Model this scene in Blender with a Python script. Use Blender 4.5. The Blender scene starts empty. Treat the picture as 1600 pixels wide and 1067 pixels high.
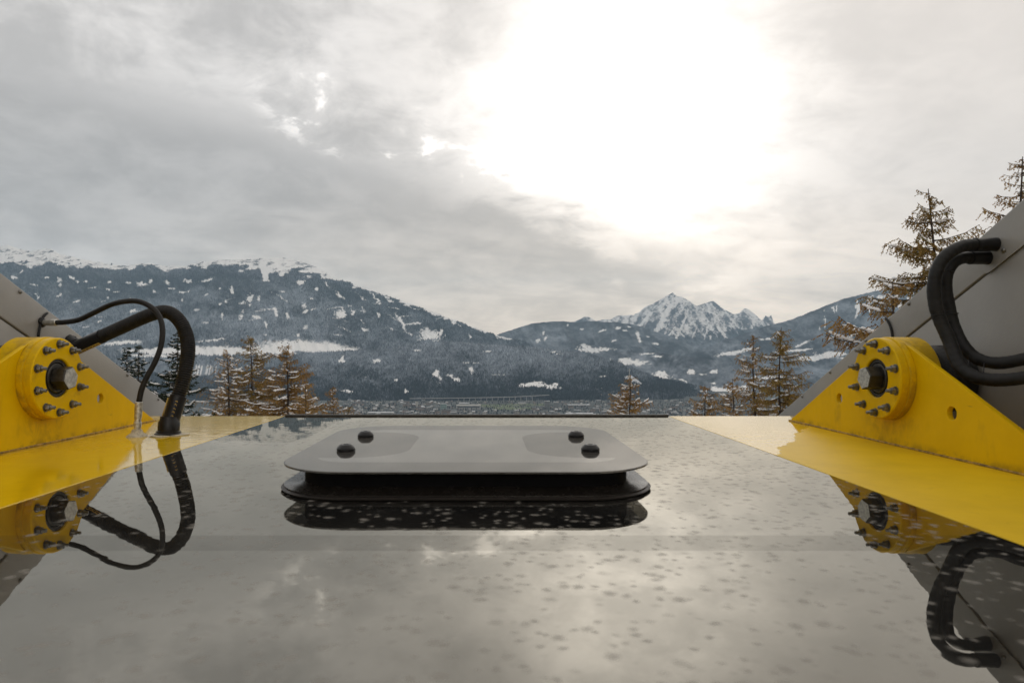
import bpy, bmesh, math, random
import numpy as np
from mathutils import Vector, Matrix

random.seed(7)
rng = np.random.default_rng(7)
sc = bpy.context.scene
col = sc.collection
R = math.radians

# ------------------------------------------------------------------ camera
F, CX, CY, H = 1024.0, 762.0, 547.0, 0.343     # focal px (1600 px frame), principal point, height over the roof
cam_d = bpy.data.cameras.new('camera')
cam = bpy.data.objects.new('camera', cam_d)
col.objects.link(cam)
cam.location = (0, 0, H)
cam.rotation_euler = (R(90), 0, 0)
cam_d.sensor_width = 36.0
cam_d.lens = F * 36.0 / 1600.0
cam_d.shift_x = (800 - CX) / 1600.0
cam_d.shift_y = (CY - 533.5) / 1600.0
cam_d.clip_start = 0.05
cam_d.clip_end = 200000.0
cam_d.dof.use_dof = True
cam_d.dof.focus_distance = 6.0
cam_d.dof.aperture_fstop = 6.3
sc.camera = cam

sc.view_settings.view_transform = 'Standard'
sc.view_settings.look = 'None'
sc.view_settings.exposure = 0.0
sc.view_settings.gamma = 1.0

SUN_EL, SUN_AZ = R(23), R(9)                    # veiled sun ahead, a little right of the roof axis


def P(px, py, d):
    """world point seen at photo pixel (px, py) when it stands d metres ahead"""
    return Vector(((px - CX) * d / F, d, H + (CY - py) * d / F))


# ------------------------------------------------------------------ node helpers
class NT:
    def __init__(s, tree):
        s.t = tree
        s.n = tree.nodes
        s.l = tree.links

    def node(s, typ, **kw):
        n = s.n.new(typ)
        for k, v in kw.items():
            setattr(n, k, v)
        return n

    def put(s, sock, v):
        if v is None:
            return
        if isinstance(v, bpy.types.NodeSocket):
            s.l.new(v, sock)
        else:
            sock.default_value = v

    def m(s, op, a, b=None, c=None, clamp=False):
        n = s.node('ShaderNodeMath', operation=op, use_clamp=clamp)
        s.put(n.inputs[0], a); s.put(n.inputs[1], b); s.put(n.inputs[2], c)
        return n.outputs[0]

    def vm(s, op, a, b=None):
        n = s.node('ShaderNodeVectorMath', operation=op)
        s.put(n.inputs[0], a)
        if b is not None:
            s.put(n.inputs[3] if op == 'SCALE' else n.inputs[1], b)
        return n.outputs[0]

    def sep(s, v):
        n = s.node('ShaderNodeSeparateXYZ'); s.l.new(v, n.inputs[0]); return n.outputs

    def comb(s, x, y, z):
        n = s.node('ShaderNodeCombineXYZ')
        s.put(n.inputs[0], x); s.put(n.inputs[1], y); s.put(n.inputs[2], z)
        return n.outputs[0]

    def noise(s, vec, scale, detail=4, rough=0.55, dist=0.0, out=0):
        n = s.node('ShaderNodeTexNoise')
        if vec is not None:
            s.l.new(vec, n.inputs['Vector'])
        n.inputs['Scale'].default_value = scale
        n.inputs['Detail'].default_value = detail
        n.inputs['Roughness'].default_value = rough
        n.inputs['Distortion'].default_value = dist
        return n.outputs[out]

    def ss(s, v, lo, hi, a=0.0, b=1.0):
        n = s.node('ShaderNodeMapRange', interpolation_type='SMOOTHSTEP')
        s.put(n.inputs[0], v); s.put(n.inputs[1], lo); s.put(n.inputs[2], hi)
        s.put(n.inputs[3], a); s.put(n.inputs[4], b)
        return n.outputs[0]

    def mix(s, f, a, b, blend='MIX'):
        n = s.node('ShaderNodeMix', data_type='RGBA', blend_type=blend)
        s.put(n.inputs[0], f)
        for i, v in ((6, a), (7, b)):
            if isinstance(v, (tuple, list)) and len(v) == 3:
                v = (*v, 1)
            s.put(n.inputs[i], v)
        return n.outputs[2]


# ------------------------------------------------------------------ sky
world = bpy.data.worlds.new('World')
sc.world = world
world.use_nodes = True
w = NT(world.node_tree)
w.n.clear()
out = w.node('ShaderNodeOutputWorld')
bg = w.node('ShaderNodeBackground')
w.l.new(bg.outputs[0], out.inputs[0])
sky = w.node('ShaderNodeTexSky', sky_type='NISHITA')
sky.sun_disc = False
sky.sun_elevation = SUN_EL
sky.sun_rotation = SUN_AZ
sky.altitude = 900
sky.dust_density = 2.0
tc = w.node('ShaderNodeTexCoord')
D = tc.outputs['Generated']
dx, dy, dz = w.sep(D)[:3]
ay = w.m('MAXIMUM', w.m('ABSOLUTE', dy), 0.22)
u = w.m('DIVIDE', dx, ay)
v = w.m('DIVIDE', dz, ay)
# cloud layer: directions projected on a curved sheet overhead
zz = w.m('ADD', w.m('MAXIMUM', dz, 0.0), 0.30)
cp = w.comb(w.m('DIVIDE', dx, zz), w.m('DIVIDE', dy, zz), 0.0)
n1 = w.noise(cp, 1.5, 8, 0.58, 0.35)
n2 = w.noise(cp, 4.6, 8, 0.60, 0.45)
n3 = w.noise(w.vm('ADD', cp, (7.3, 2.1, 0.0)), 0.9, 5, 0.55, 0.2)
n4 = w.noise(w.vm('ADD', cp, (3.1, 5.7, 0.0)), 11.0, 6, 0.62, 0.5)
wob = w.m('ADD', w.m('MULTIPLY', w.m('SUBTRACT', n1, 0.5), 0.26), w.m('MULTIPLY', w.m('SUBTRACT', n2, 0.5), 0.20))
wob = w.m('ADD', wob, w.m('MULTIPLY', w.m('SUBTRACT', n4, 0.5), 0.07))
# dark bank: below a slanting edge, thins out to the right and toward the horizon
edge = w.m('SUBTRACT', w.m('SUBTRACT', 0.262, w.m('MULTIPLY', u, 0.29)), v)
bank = w.ss(w.m('ADD', edge, wob), -0.025, 0.085)
bank = w.m('MULTIPLY', bank, w.ss(w.m('ADD', u, w.m('MULTIPLY', wob, 1.4)), 0.48, 0.16))
bank = w.m('MULTIPLY', bank, w.ss(v, 0.02, 0.17, 0.55, 1.0))
# broken grey veil in the upper left
vx = w.m('ADD', w.m('ADD', u, w.m('MULTIPLY', v, -0.10)), w.m('MULTIPLY', wob, 1.3))
veil = w.ss(vx, -0.02, -0.34)
puff = w.m('ADD', w.m('MULTIPLY', n1, 0.35), w.m('ADD', w.m('MULTIPLY', n2, 0.45), w.m('MULTIPLY', n4, 0.20)))
puffs = w.ss(puff, 0.38, 0.62)
# glow of the veiled sun
du = w.m('SUBTRACT', u, 0.215)
dv = w.m('SUBTRACT', v, 0.355)
g2 = w.m('ADD', w.m('MULTIPLY', w.m('MULTIPLY', du, du), 8.5), w.m('MULTIPLY', w.m('MULTIPLY', dv, dv), 9.0))
glow = w.m('EXPONENT', w.m('MULTIPLY', g2, -1.0))
core = w.m('EXPONENT', w.m('MULTIPLY', g2, -3.6))
lum = w.m('ADD', w.ss(u, -0.35, 0.35, 0.80, 0.90), w.m('ADD', w.m('MULTIPLY', glow, 0.20), w.m('MULTIPLY', core, 1.7)))
lum = w.m('MULTIPLY', lum, w.m('ADD', w.m('SUBTRACT', 0.94, w.m('MULTIPLY', glow, 0.22)), w.m('MULTIPLY', puffs, w.m('ADD', 0.08, w.m('MULTIPLY', glow, 0.40)))))
lum = w.m('MULTIPLY', lum, w.m('SUBTRACT', 1.0, w.m('MULTIPLY', veil, w.m('SUBTRACT', 0.24, w.m('MULTIPLY', puffs, 0.42)))))
dark = w.m('ADD', 0.445, w.m('MULTIPLY', puffs, 0.16))
dark = w.m('ADD', dark, w.ss(v, 0.24, 0.08, 0.0, 0.07))
lum = w.m('ADD', w.m('MULTIPLY', lum, w.m('SUBTRACT', 1.0, bank)), w.m('MULTIPLY', dark, bank))
# brighter torn rim on the edge of the bank
rim = w.m('MULTIPLY', w.ss(w.m('ABSOLUTE', w.m('ADD', edge, w.m('MULTIPLY', wob, 1.1))), 0.05, 0.0), w.ss(w.m('ADD', w.m('MULTIPLY', n2, 0.6), w.m('MULTIPLY', n4, 0.4)), 0.50, 0.62))
rim = w.m('MULTIPLY', rim, w.m('MULTIPLY', w.ss(u, -0.38, -0.26), w.ss(u, 0.20, 0.05)))
lum = w.m('ADD', lum, w.m('MULTIPLY', rim, 1.1))
# streaks of light low over the mountains
st = w.noise(w.comb(w.m('MULTIPLY', u, 2.2), w.m('ADD', w.m('MULTIPLY', v, 15.0), w.m('MULTIPLY', u, 1.5)), 0.0), 1.8, 6, 0.6, 0.6)
lum = w.m('MULTIPLY', lum, w.m('ADD', 1.0, w.m('MULTIPLY', w.m('MULTIPLY', w.m('SUBTRACT', st, 0.46), 0.95), w.ss(v, 0.26, 0.08))))
warm = w.ss(w.m('ADD', u, w.m('MULTIPLY', v, -0.25)), -0.55, 0.40)
tint = w.mix(warm, (1.03, 0.987, 0.948), (1.055, 0.965, 0.88))
tint = w.mix(glow, tint, (1.05, 0.985, 0.915))
low = w.ss(v, 0.30, 0.04)
tint = w.mix(w.m('MULTIPLY', low, w.ss(u, -0.75, -0.1, 0.35, 1.0)), tint, w.vm('MULTIPLY', tint, (1.06, 0.975, 0.87)))
lum = w.m('MULTIPLY', lum, w.m('ADD', 1.0, w.m('MULTIPLY', low, 0.36)))
cl = w.vm('SCALE', tint, lum)
cloud_col = w.vm('ADD', w.vm('SCALE', cl, 0.96), w.vm('SCALE', sky.outputs[0], 0.003))
w.l.new(cloud_col, bg.inputs[0])
bg.inputs[1].default_value = 1.0

# ------------------------------------------------------------------ sun behind the cloud
sun_d = bpy.data.lights.new('sun', 'SUN')
sun_d.energy = 0.5
sun_d.angle = R(150)
sun_d.color = (1.0, 0.95, 0.88)
sun = bpy.data.objects.new('sun', sun_d)
col.objects.link(sun)
sd = Vector((math.sin(SUN_AZ) * math.cos(SUN_EL), math.cos(SUN_AZ) * math.cos(SUN_EL), math.sin(SUN_EL)))
sun.rotation_euler = sd.to_track_quat('Z', 'Y').to_euler()
sun.location = (0, 0, 30)


# ------------------------------------------------------------------ object helpers
def link(o, parent=None):
    col.objects.link(o)
    if parent is not None:
        o.parent = parent
    return o


def tag(o, label=None, cat=None, group=None, kind=None):
    if label: o['label'] = label
    if cat: o['category'] = cat
    if group: o['group'] = group
    if kind: o['kind'] = kind
    return o


def empty(name, loc, label, cat, group=None):
    o = bpy.data.objects.new(name, None)
    o.empty_display_size = 0.2
    o.location = loc
    link(o)
    return tag(o, label, cat, group)


def obj(name, bm, mat, parent=None, smooth=None, loc=None):
    """bmesh in world coordinates -> one mesh object (parents are unrotated empties or meshes)"""
    me = bpy.data.meshes.new(name)
    bm.to_mesh(me)
    bm.free()
    o = bpy.data.objects.new(name, me)
    for m_ in (mat if isinstance(mat, (list, tuple)) else [mat]):
        me.materials.append(m_)
    if smooth is not None:
        me.shade_smooth() if smooth >= 180 else me.shade_smooth()
        if smooth < 180:
            me.set_sharp_from_angle(angle=R(smooth))
    link(o, parent)
    if parent is not None:
        pw = Vector((0, 0, 0))
        q = parent
        while q is not None:
            pw += q.location
            q = q.parent
        o.location = -pw
        me.transform(Matrix.Identity(4))
    return o


def np_mesh(name, verts, faces, mat, parent=None, smooth=True, attrs=None, nside=4):
    me = bpy.data.meshes.new(name)
    verts = np.asarray(verts, dtype=np.float32)
    faces = np.asarray(faces, dtype=np.int32)
    me.vertices.add(len(verts))
    me.vertices.foreach_set('co', verts.ravel())
    nf = len(faces)
    me.loops.add(nf * nside)
    me.loops.foreach_set('vertex_index', faces.ravel())
    me.polygons.add(nf)
    me.polygons.foreach_set('loop_start', np.arange(0, nf * nside, nside, dtype=np.int32))
    me.polygons.foreach_set('use_smooth', np.full(nf, smooth, dtype=bool))
    for k, a in (attrs or {}).items():
        at = me.attributes.new(k, 'FLOAT', 'POINT')
        at.data.foreach_set('value', np.asarray(a, dtype=np.float32).ravel())
    me.update(calc_edges=True)
    me.validate()
    me.materials.append(mat)
    o = bpy.data.objects.new(name, me)
    link(o, parent)
    return o


def bevel(bm, w_, seg=2, ang=30):
    es = [e for e in bm.edges if len(e.link_faces) == 2 and e.calc_face_angle(0) > R(ang)]
    bmesh.ops.bevel(bm, geom=es, offset=w_, segments=seg, affect='EDGES', profile=0.6, clamp_overlap=True)
    return bm


def add_box(bm, x0, x1, y0, y1, z0, z1):
    r = bmesh.ops.create_cube(bm, size=1)
    for v_ in r['verts']:
        v_.co = Vector(((x0 + x1) / 2 + v_.co.x * (x1 - x0), (y0 + y1) / 2 + v_.co.y * (y1 - y0), (z0 + z1) / 2 + v_.co.z * (z1 - z0)))
    return r['verts']


def add_lathe(bm, prof, M, n=32, cap=True, mats=None, phase=0.0):
    """prof: (radius, height) list revolved around local Z, placed by matrix M"""
    rings = []
    for r_, h_ in prof:
        if r_ < 1e-6:
            rings.append([bm.verts.new(M @ Vector((0, 0, h_)))])
        else:
            rings.append([bm.verts.new(M @ Vector((r_ * math.cos(phase + 2 * math.pi * k / n), r_ * math.sin(phase + 2 * math.pi * k / n), h_))) for k in range(n)])
    for i in range(len(rings) - 1):
        a, b = rings[i], rings[i + 1]
        for k in range(n):
            k2 = (k + 1) % n
            if len(a) == 1 and len(b) == 1:
                continue
            if len(a) == 1:
                f = bm.faces.new((a[0], b[k2], b[k])) if True else None
            elif len(b) == 1:
                f = bm.faces.new((a[k], a[k2], b[0]))
            else:
                f = bm.faces.new((a[k], a[k2], b[k2], b[k]))
            if mats:
                f.material_index = mats[i]
    if cap:
        for ring, rev in ((rings[0], True), (rings[-1], False)):
            if len(ring) > 2:
                f = bm.faces.new(list(reversed(ring)) if rev else ring)
                if mats:
                    f.material_index = mats[0] if rev else mats[-1]
    bmesh.ops.recalc_face_normals(bm, faces=bm.faces[:])
    return bm


def catmull(pts, per=12):
    pts = [Vector(p) for p in pts]
    out_ = []
    for i in range(len(pts) - 1):
        p0 = pts[max(i - 1, 0)]; p1 = pts[i]; p2 = pts[i + 1]; p3 = pts[min(i + 2, len(pts) - 1)]
        for k in range(per):
            t = k / per
            out_.append(0.5 * ((2 * p1) + (p2 - p0) * t + (2 * p0 - 5 * p1 + 4 * p2 - p3) * t * t + (3 * p1 - p0 - 3 * p2 + p3) * t ** 3))
    out_.append(pts[-1])
    return out_


def resample(pts, step):
    L = [0.0]
    for a, b in zip(pts, pts[1:]):
        L.append(L[-1] + (b - a).length)
    n = max(2, int(L[-1] / step))
    res, j = [], 0
    for i in range(n + 1):
        s = L[-1] * i / n
        while j < len(pts) - 2 and L[j + 1] < s:
            j += 1
        seg = max(L[j + 1] - L[j], 1e-9)
        res.append(pts[j].lerp(pts[j + 1], (s - L[j]) / seg))
    return res


def add_tube(bm, pts, rad, n=12, cap=True):
    """rad: number or function(i, count, arc)"""
    up = Vector((0.13, 0.2, 1)).normalized()
    rings, arc = [], 0.0
    t_prev = None
    for i, p in enumerate(pts):
        t = (pts[min(i + 1, len(pts) - 1)] - pts[max(i - 1, 0)]).normalized()
        if t_prev is None:
            a = t.orthogonal().normalized()
        else:
            a = (a - t * a.dot(t)).normalized()
            arc += (pts[i] - pts[i - 1]).length
        t_prev = t
        b = t.cross(a)
        r_ = rad(i, len(pts), arc) if callable(rad) else rad
        rings.append([bm.verts.new(p + (a * math.cos(2 * math.pi * k / n) + b * math.sin(2 * math.pi * k / n)) * r_) for k in range(n)])
    for i in range(len(rings) - 1):
        for k in range(n):
            bm.faces.new((rings[i][k], rings[i][(k + 1) % n], rings[i + 1][(k + 1) % n], rings[i + 1][k]))
    if cap:
        bm.faces.new(list(reversed(rings[0])))
        bm.faces.new(rings[-1])
    return bm


def axis_matrix(o, d):
    """matrix whose local Z runs along d from o"""
    q = Vector(d).normalized().to_track_quat('Z', 'Y')
    return Matrix.Translation(Vector(o)) @ q.to_matrix().to_4x4()


# ------------------------------------------------------------------ materials
def new_mat(name):
    m_ = bpy.data.materials.new(name)
    m_.use_nodes = True
    t = NT(m_.node_tree)
    b = m_.node_tree.nodes['Principled BSDF']
    return m_, t, b


def obj_co(t):
    return t.node('ShaderNodeNewGeometry').outputs['Position']


def simple(name, c, rough=0.5, metal=0.0, var=0.15, scale=20.0, spec=0.5, bump=0.0, bscale=200.0):
    m_, t, b = new_mat(name)
    co = obj_co(t)
    nz = t.noise(co, scale, 5, 0.6)
    k = t.ss(nz, 0.3, 0.7, 1.0 - var, 1.0 + var)
    t.l.new(t.vm('SCALE', t.comb(*c), k), b.inputs['Base Color'])
    t.put(b.inputs['Roughness'], t.ss(nz, 0.3, 0.7, rough * 0.85, min(1, rough * 1.2)))
    b.inputs['Metallic'].default_value = metal
    b.inputs['Specular IOR Level'].default_value = spec
    if bump:
        bp = t.node('ShaderNodeBump')
        bp.inputs['Strength'].default_value = bump
        bp.inputs['Distance'].default_value = 0.002
        t.l.new(t.noise(co, bscale, 4), bp.inputs['Height'])
        t.l.new(bp.outputs[0], b.inputs['Normal'])
    return m_


def mirror_panel(name, band=None, window=None, spot=0.58, wav=1.0, dust=0.0):
    """dark coated glass with dried droplets; band=(y0,y1) printed strip; window = function building the unprinted area mask"""
    m_ = bpy.data.materials.new(name)
    m_.use_nodes = True
    t = NT(m_.node_tree)
    t.n.clear()
    mo = t.node('ShaderNodeOutputMaterial')
    co = obj_co(t)
    x_, y_, z_ = t.sep(co)[:3]
    # long gentle waviness of toughened glass
    bp = t.node('ShaderNodeBump')
    bp.inputs['Strength'].default_value = 1.0
    bp.inputs['Distance'].default_value = 0.00016 * wav
    nb = t.noise(t.vm('MULTIPLY', co, (1.0, 0.8, 1.0)), 9.0, 3, 0.5, 0.3)
    t.l.new(nb, bp.inputs['Height'])
    gl = t.node('ShaderNodeBsdfGlossy')
    gl.inputs['Color'].default_value = (1.0, 0.965, 0.865, 1) if band else (0.97, 0.955, 0.915, 1)
    gl.inputs['Roughness'].default_value = 0.012
    t.l.new(bp.outputs[0], gl.inputs['Normal'])
    di = t.node('ShaderNodeBsdfDiffuse')
    grime = t.noise(co, 3.0, 6, 0.65)
    t.l.new(t.mix(t.ss(grime, 0.3, 0.75), (0.008, 0.008, 0.008), (0.022, 0.021, 0.019)), di.inputs['Color'])
    fr = t.node('ShaderNodeFresnel')
    fr.inputs['IOR'].default_value = 2.5
    fac = fr.outputs[0]
    if band:
        y0, y1 = band
        bm_ = t.m('MULTIPLY', t.ss(y_, y0 - 0.003, y0 + 0.003), t.ss(y_, y1 + 0.003, y1 - 0.003))
        fac = t.m('MULTIPLY', fac, t.m('SUBTRACT', 1.0, t.m('MULTIPLY', bm_, 0.17)))
    if window:
        fac = t.m('MULTIPLY', fac, t.ss(window(t, x_, y_), 0.0, 1.0, 0.82, 1.0))
    mx = t.node('ShaderNodeMixShader')
    t.l.new(fac, mx.inputs[0]); t.l.new(di.outputs[0], mx.inputs[1]); t.l.new(gl.outputs[0], mx.inputs[2])
    # dried drops: soft round matt marks, two sizes, denser in patches
    warp = t.vm('SCALE', t.vm('SUBTRACT', t.noise(co, 14.0, 2, out=1), (0.5, 0.5, 0.5)), 0.025)
    cw = t.vm('ADD', t.vm('MULTIPLY', co, (1, 1, 0)), t.vm('MULTIPLY', warp, (1, 1, 0)))
    dens = t.m('ADD', t.noise(co, 1.7, 3, 0.5), t.ss(x_, -0.8, 0.2, -0.16, 0.14))
    tot = None
    for sc_, r0, r1, th in ((25.0, 0.36, 0.03, 0.18), (41.0, 0.38, 0.03, 0.32), (14.0, 0.20, 0.02, 0.55)):
        vo = t.node('ShaderNodeTexVoronoi', feature='F1')
        t.l.new(cw, vo.inputs['Vector'])
        vo.inputs['Scale'].default_value = sc_
        keep = t.ss(t.m('ADD', t.sep(vo.outputs['Color'])[0], t.m('MULTIPLY', t.m('SUBTRACT', dens, 0.5), 1.2)), th, th + 0.25)
        s_ = t.m('MULTIPLY', t.ss(vo.outputs['Distance'], r0, r1), keep)
        tot = s_ if tot is None else t.m('MAXIMUM', tot, s_)
    dm = t.node('ShaderNodeBsdfDiffuse')
    dm.inputs['Color'].default_value = (0.24, 0.225, 0.20, 1)
    mx2 = t.node('ShaderNodeMixShader')
    t.l.new(t.m('MAXIMUM', t.m('MULTIPLY', tot, spot), t.m('MULTIPLY', t.ss(grime, 0.2, 0.8, 0.8, 1.2), dust)), mx2.inputs[0])
    t.l.new(mx.outputs[0], mx2.inputs[1]); t.l.new(dm.outputs[0], mx2.inputs[2])
    t.l.new(mx2.outputs[0], mo.inputs[0])
    return m_


def yellow_paint(name, deck=False):
    m_, t, b = new_mat(name)
    co = obj_co(t)
    x_, y_, z_ = t.sep(co)[:3]
    n1_ = t.noise(co, 6.0, 6, 0.65)
    n2_ = t.noise(co, 45.0, 5, 0.6)
    n3_ = t.noise(t.vm('MULTIPLY', co, (1.0, 1.0, 0.25)), 14.0, 6, 0.7, 0.5)
    if deck:
        c = t.mix(t.ss(n1_, 0.3, 0.7), (0.60, 0.385, 0.006), (0.67, 0.435, 0.008))
    else:
        c = t.mix(t.ss(n1_, 0.3, 0.7), (0.64, 0.40, 0.0012), (0.71, 0.45, 0.0015))
    dirt = t.m('MULTIPLY', t.ss(n3_, 0.58, 0.80), 0.38)
    c = t.mix(dirt, c, (0.26, 0.155, 0.02))
    if not deck:
        # grease worked out of the pivot, strongest under the flange, and a dirty line along the foot
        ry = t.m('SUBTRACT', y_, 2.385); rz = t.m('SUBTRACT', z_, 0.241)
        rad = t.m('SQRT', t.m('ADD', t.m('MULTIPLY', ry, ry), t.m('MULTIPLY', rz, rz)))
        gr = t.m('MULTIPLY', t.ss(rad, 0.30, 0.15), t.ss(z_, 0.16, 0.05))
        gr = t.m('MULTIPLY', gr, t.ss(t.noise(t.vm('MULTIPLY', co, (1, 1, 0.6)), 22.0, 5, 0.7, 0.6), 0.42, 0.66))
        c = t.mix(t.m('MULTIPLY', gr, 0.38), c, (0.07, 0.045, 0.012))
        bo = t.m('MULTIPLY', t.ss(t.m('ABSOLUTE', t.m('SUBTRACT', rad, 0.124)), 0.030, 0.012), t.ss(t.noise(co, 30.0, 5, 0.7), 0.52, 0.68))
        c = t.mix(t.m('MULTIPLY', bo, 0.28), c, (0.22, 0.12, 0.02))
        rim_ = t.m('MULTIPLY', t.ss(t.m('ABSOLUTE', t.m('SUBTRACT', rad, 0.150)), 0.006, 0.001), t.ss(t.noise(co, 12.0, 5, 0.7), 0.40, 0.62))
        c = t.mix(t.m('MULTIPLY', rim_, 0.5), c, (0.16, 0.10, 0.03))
        ft_ = t.m('MULTIPLY', t.ss(z_, 0.035, 0.0), t.ss(t.noise(co, 18.0, 5, 0.7), 0.45, 0.65))
        c = t.mix(t.m('MULTIPLY', ft_, 0.6), c, (0.12, 0.075, 0.02))
    # small scuffs
    sc_ = t.m('MULTIPLY', t.ss(t.noise(t.vm('MULTIPLY', co, (1.0, 0.35, 1.6)), 34.0, 4, 0.7, 0.8), 0.70, 0.76), 0.6)
    c = t.mix(sc_, c, (0.10, 0.07, 0.03))
    t.l.new(c, b.inputs['Base Color'])
    b.inputs['Specular IOR Level'].default_value = 0.10
    if deck:
        # rain film with a torn edge: right plate is wet only at its far inner corner, left plate all over
        ed = t.m('ADD', t.m('SUBTRACT', x_, t.m('MULTIPLY', t.m('SUBTRACT', y_, 2.0), 0.62)), t.m('MULTIPLY', t.m('SUBTRACT', t.noise(co, 9.0, 5, 0.6), 0.5), 0.14))
        dry = t.m('MULTIPLY', t.ss(ed, 0.845, 0.855), t.ss(x_, 0.0, 0.1))
        rough = t.m('ADD', 0.05, t.m('MULTIPLY', dry, 0.36))
        rough = t.m('ADD', rough, t.m('MULTIPLY', n2_, 0.03))
        t.l.new(rough, b.inputs['Roughness'])
        t.put(b.inputs['Specular IOR Level'], t.m('SUBTRACT', 0.60, t.m('MULTIPLY', dry, 0.46)))
        bp = t.node('ShaderNodeBump')
        bp.inputs['Strength'].default_value = 0.6
        bp.inputs['Distance'].default_value = 0.0010
        t.l.new(t.noise(co, 16.0, 3), bp.inputs['Height'])
        t.l.new(bp.outputs[0], b.inputs['Normal'])
    else:
        t.put(b.inputs['Roughness'], t.ss(n2_, 0.3, 0.7, 0.30, 0.48))
        bp = t.node('ShaderNodeBump')
        bp.inputs['Strength'].default_value = 0.3
        bp.inputs['Distance'].default_value = 0.001
        t.l.new(n2_, bp.inputs['Height'])
        t.l.new(bp.outputs[0], b.inputs['Normal'])
    return m_


M = {}
M['yellow'] = yellow_paint('yellow_paint')
M['deck'] = yellow_paint('yellow_deck_paint', True)
M['grey'] = simple('grey_sheet_metal', (0.305, 0.295, 0.275), 0.42, 0.2, 0.10, 2.2, 0.5, 0.25, 60)
M['grey_dark'] = simple('grey_sheet_metal_lower', (0.30, 0.29, 0.27), 0.45, 0.2, 0.10, 2.2, 0.5, 0.25, 60)
M['steel'] = simple('zinc_steel', (0.20, 0.195, 0.18), 0.42, 0.9, 0.25, 60)
M['bright_steel'] = simple('bright_steel', (0.55, 0.54, 0.50), 0.42, 0.85, 0.30, 90, 0.5, 0.5, 150)
M['dark_steel'] = simple('blackened_steel', (0.055, 0.052, 0.045), 0.45, 0.7, 0.3, 60)
M['rubber'] = simple('black_rubber', (0.013, 0.0125, 0.012), 0.50, 0.0, 0.45, 25, 0.26, 0.6, 70)
M['plastic'] = simple('black_plastic', (0.009, 0.009, 0.0095), 0.36, 0.0, 0.2, 40, 0.32)
M['seal'] = simple('brown_black_seal', (0.014, 0.010, 0.007), 0.5, 0.0, 0.3, 50)
M['flange'] = simple('dark_flange', (0.014, 0.012, 0.010), 0.25, 0.0, 0.2, 30, 0.45)
M['box_black'] = simple('black_curb', (0.004, 0.004, 0.0045), 0.6, 0.0, 0.2, 20, 0.06)
M['stripe'] = simple('yellow_marking', (0.55, 0.36, 0.06), 0.5, 0.0, 0.2, 100)
M['sealant'] = simple('pale_sealant', (0.42, 0.37, 0.27), 0.6, 0.0, 0.3, 120, 0.4, 0.6, 150)
M['weld'] = simple('dirty_weld', (0.30, 0.18, 0.03), 0.55, 0.0, 0.6, 60, 0.4, 0.8, 150)


def hatch_window(t, x_, y_):
    """clear area of the printed cover: rectangle minus two rounded tabs around the knobs"""
    cx, cy = -0.054, 1.946
    def box(cx_, cy_, hx, hy, r_):
        qx = t.m('SUBTRACT', t.m('ABSOLUTE', t.m('SUBTRACT', x_, cx_)), hx - r_)
        qy = t.m('SUBTRACT', t.m('ABSOLUTE', t.m('SUBTRACT', y_, cy_)), hy - r_)
        a = t.m('MAXIMUM', qx, 0.0); b = t.m('MAXIMUM', qy, 0.0)
        l_ = t.m('SQRT', t.m('ADD', t.m('MULTIPLY', a, a), t.m('MULTIPLY', b, b)))
        return t.m('SUBTRACT', t.m('ADD', l_, t.m('MINIMUM', t.m('MAXIMUM', qx, qy), 0.0)), r_)
    rect = box(cx, cy, 0.385, 0.328, 0.09)
    tabs = t.m('MINIMUM', box(cx - 0.40, 1.947, 0.237, 0.262, 0.15), box(cx + 0.40, 1.947, 0.237, 0.262, 0.15))
    d = t.m('MAXIMUM', rect, t.m('MULTIPLY', tabs, -1.0))
    return t.ss(d, 0.002, -0.002)


M['glass'] = mirror_panel('roof_glass', band=(1.122, 1.215))
M['cover'] = mirror_panel('hatch_glass', window=hatch_window, spot=0.10, wav=0.35, dust=0.10)

# ------------------------------------------------------------------ value noise in numpy for the terrain
_perm = rng.random((256, 256)).astype(np.float32)


def vnoise(x, y):
    xi = np.floor(x).astype(np.int64); yi = np.floor(y).astype(np.int64)
    fx = x - xi; fy = y - yi
    fx = fx * fx * fx * (fx * (fx * 6 - 15) + 10); fy = fy * fy * fy * (fy * (fy * 6 - 15) + 10)
    a = _perm[xi & 255, yi & 255]; b = _perm[(xi + 1) & 255, yi & 255]
    c = _perm[xi & 255, (yi + 1) & 255]; d = _perm[(xi + 1) & 255, (yi + 1) & 255]
    return (a * (1 - fx) + b * fx) * (1 - fy) + (c * (1 - fx) + d * fx) * fy


def fbm(x, y, o=5, g=0.5, ridged=False):
    s = 0; a = 1; tot = 0
    for k in range(o):
        n = vnoise(x * 2 ** k + 17.3 * k, y * 2 ** k + 9.1 * k)
        if ridged:
            n = 1 - np.abs(2 * n - 1)
        s = s + a * n; tot += a; a *= g
    return s / tot


def ssn(x, a, b):
    t = np.clip((x - a) / (b - a), 0, 1)
    return t * t * (3 - 2 * t)


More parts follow.
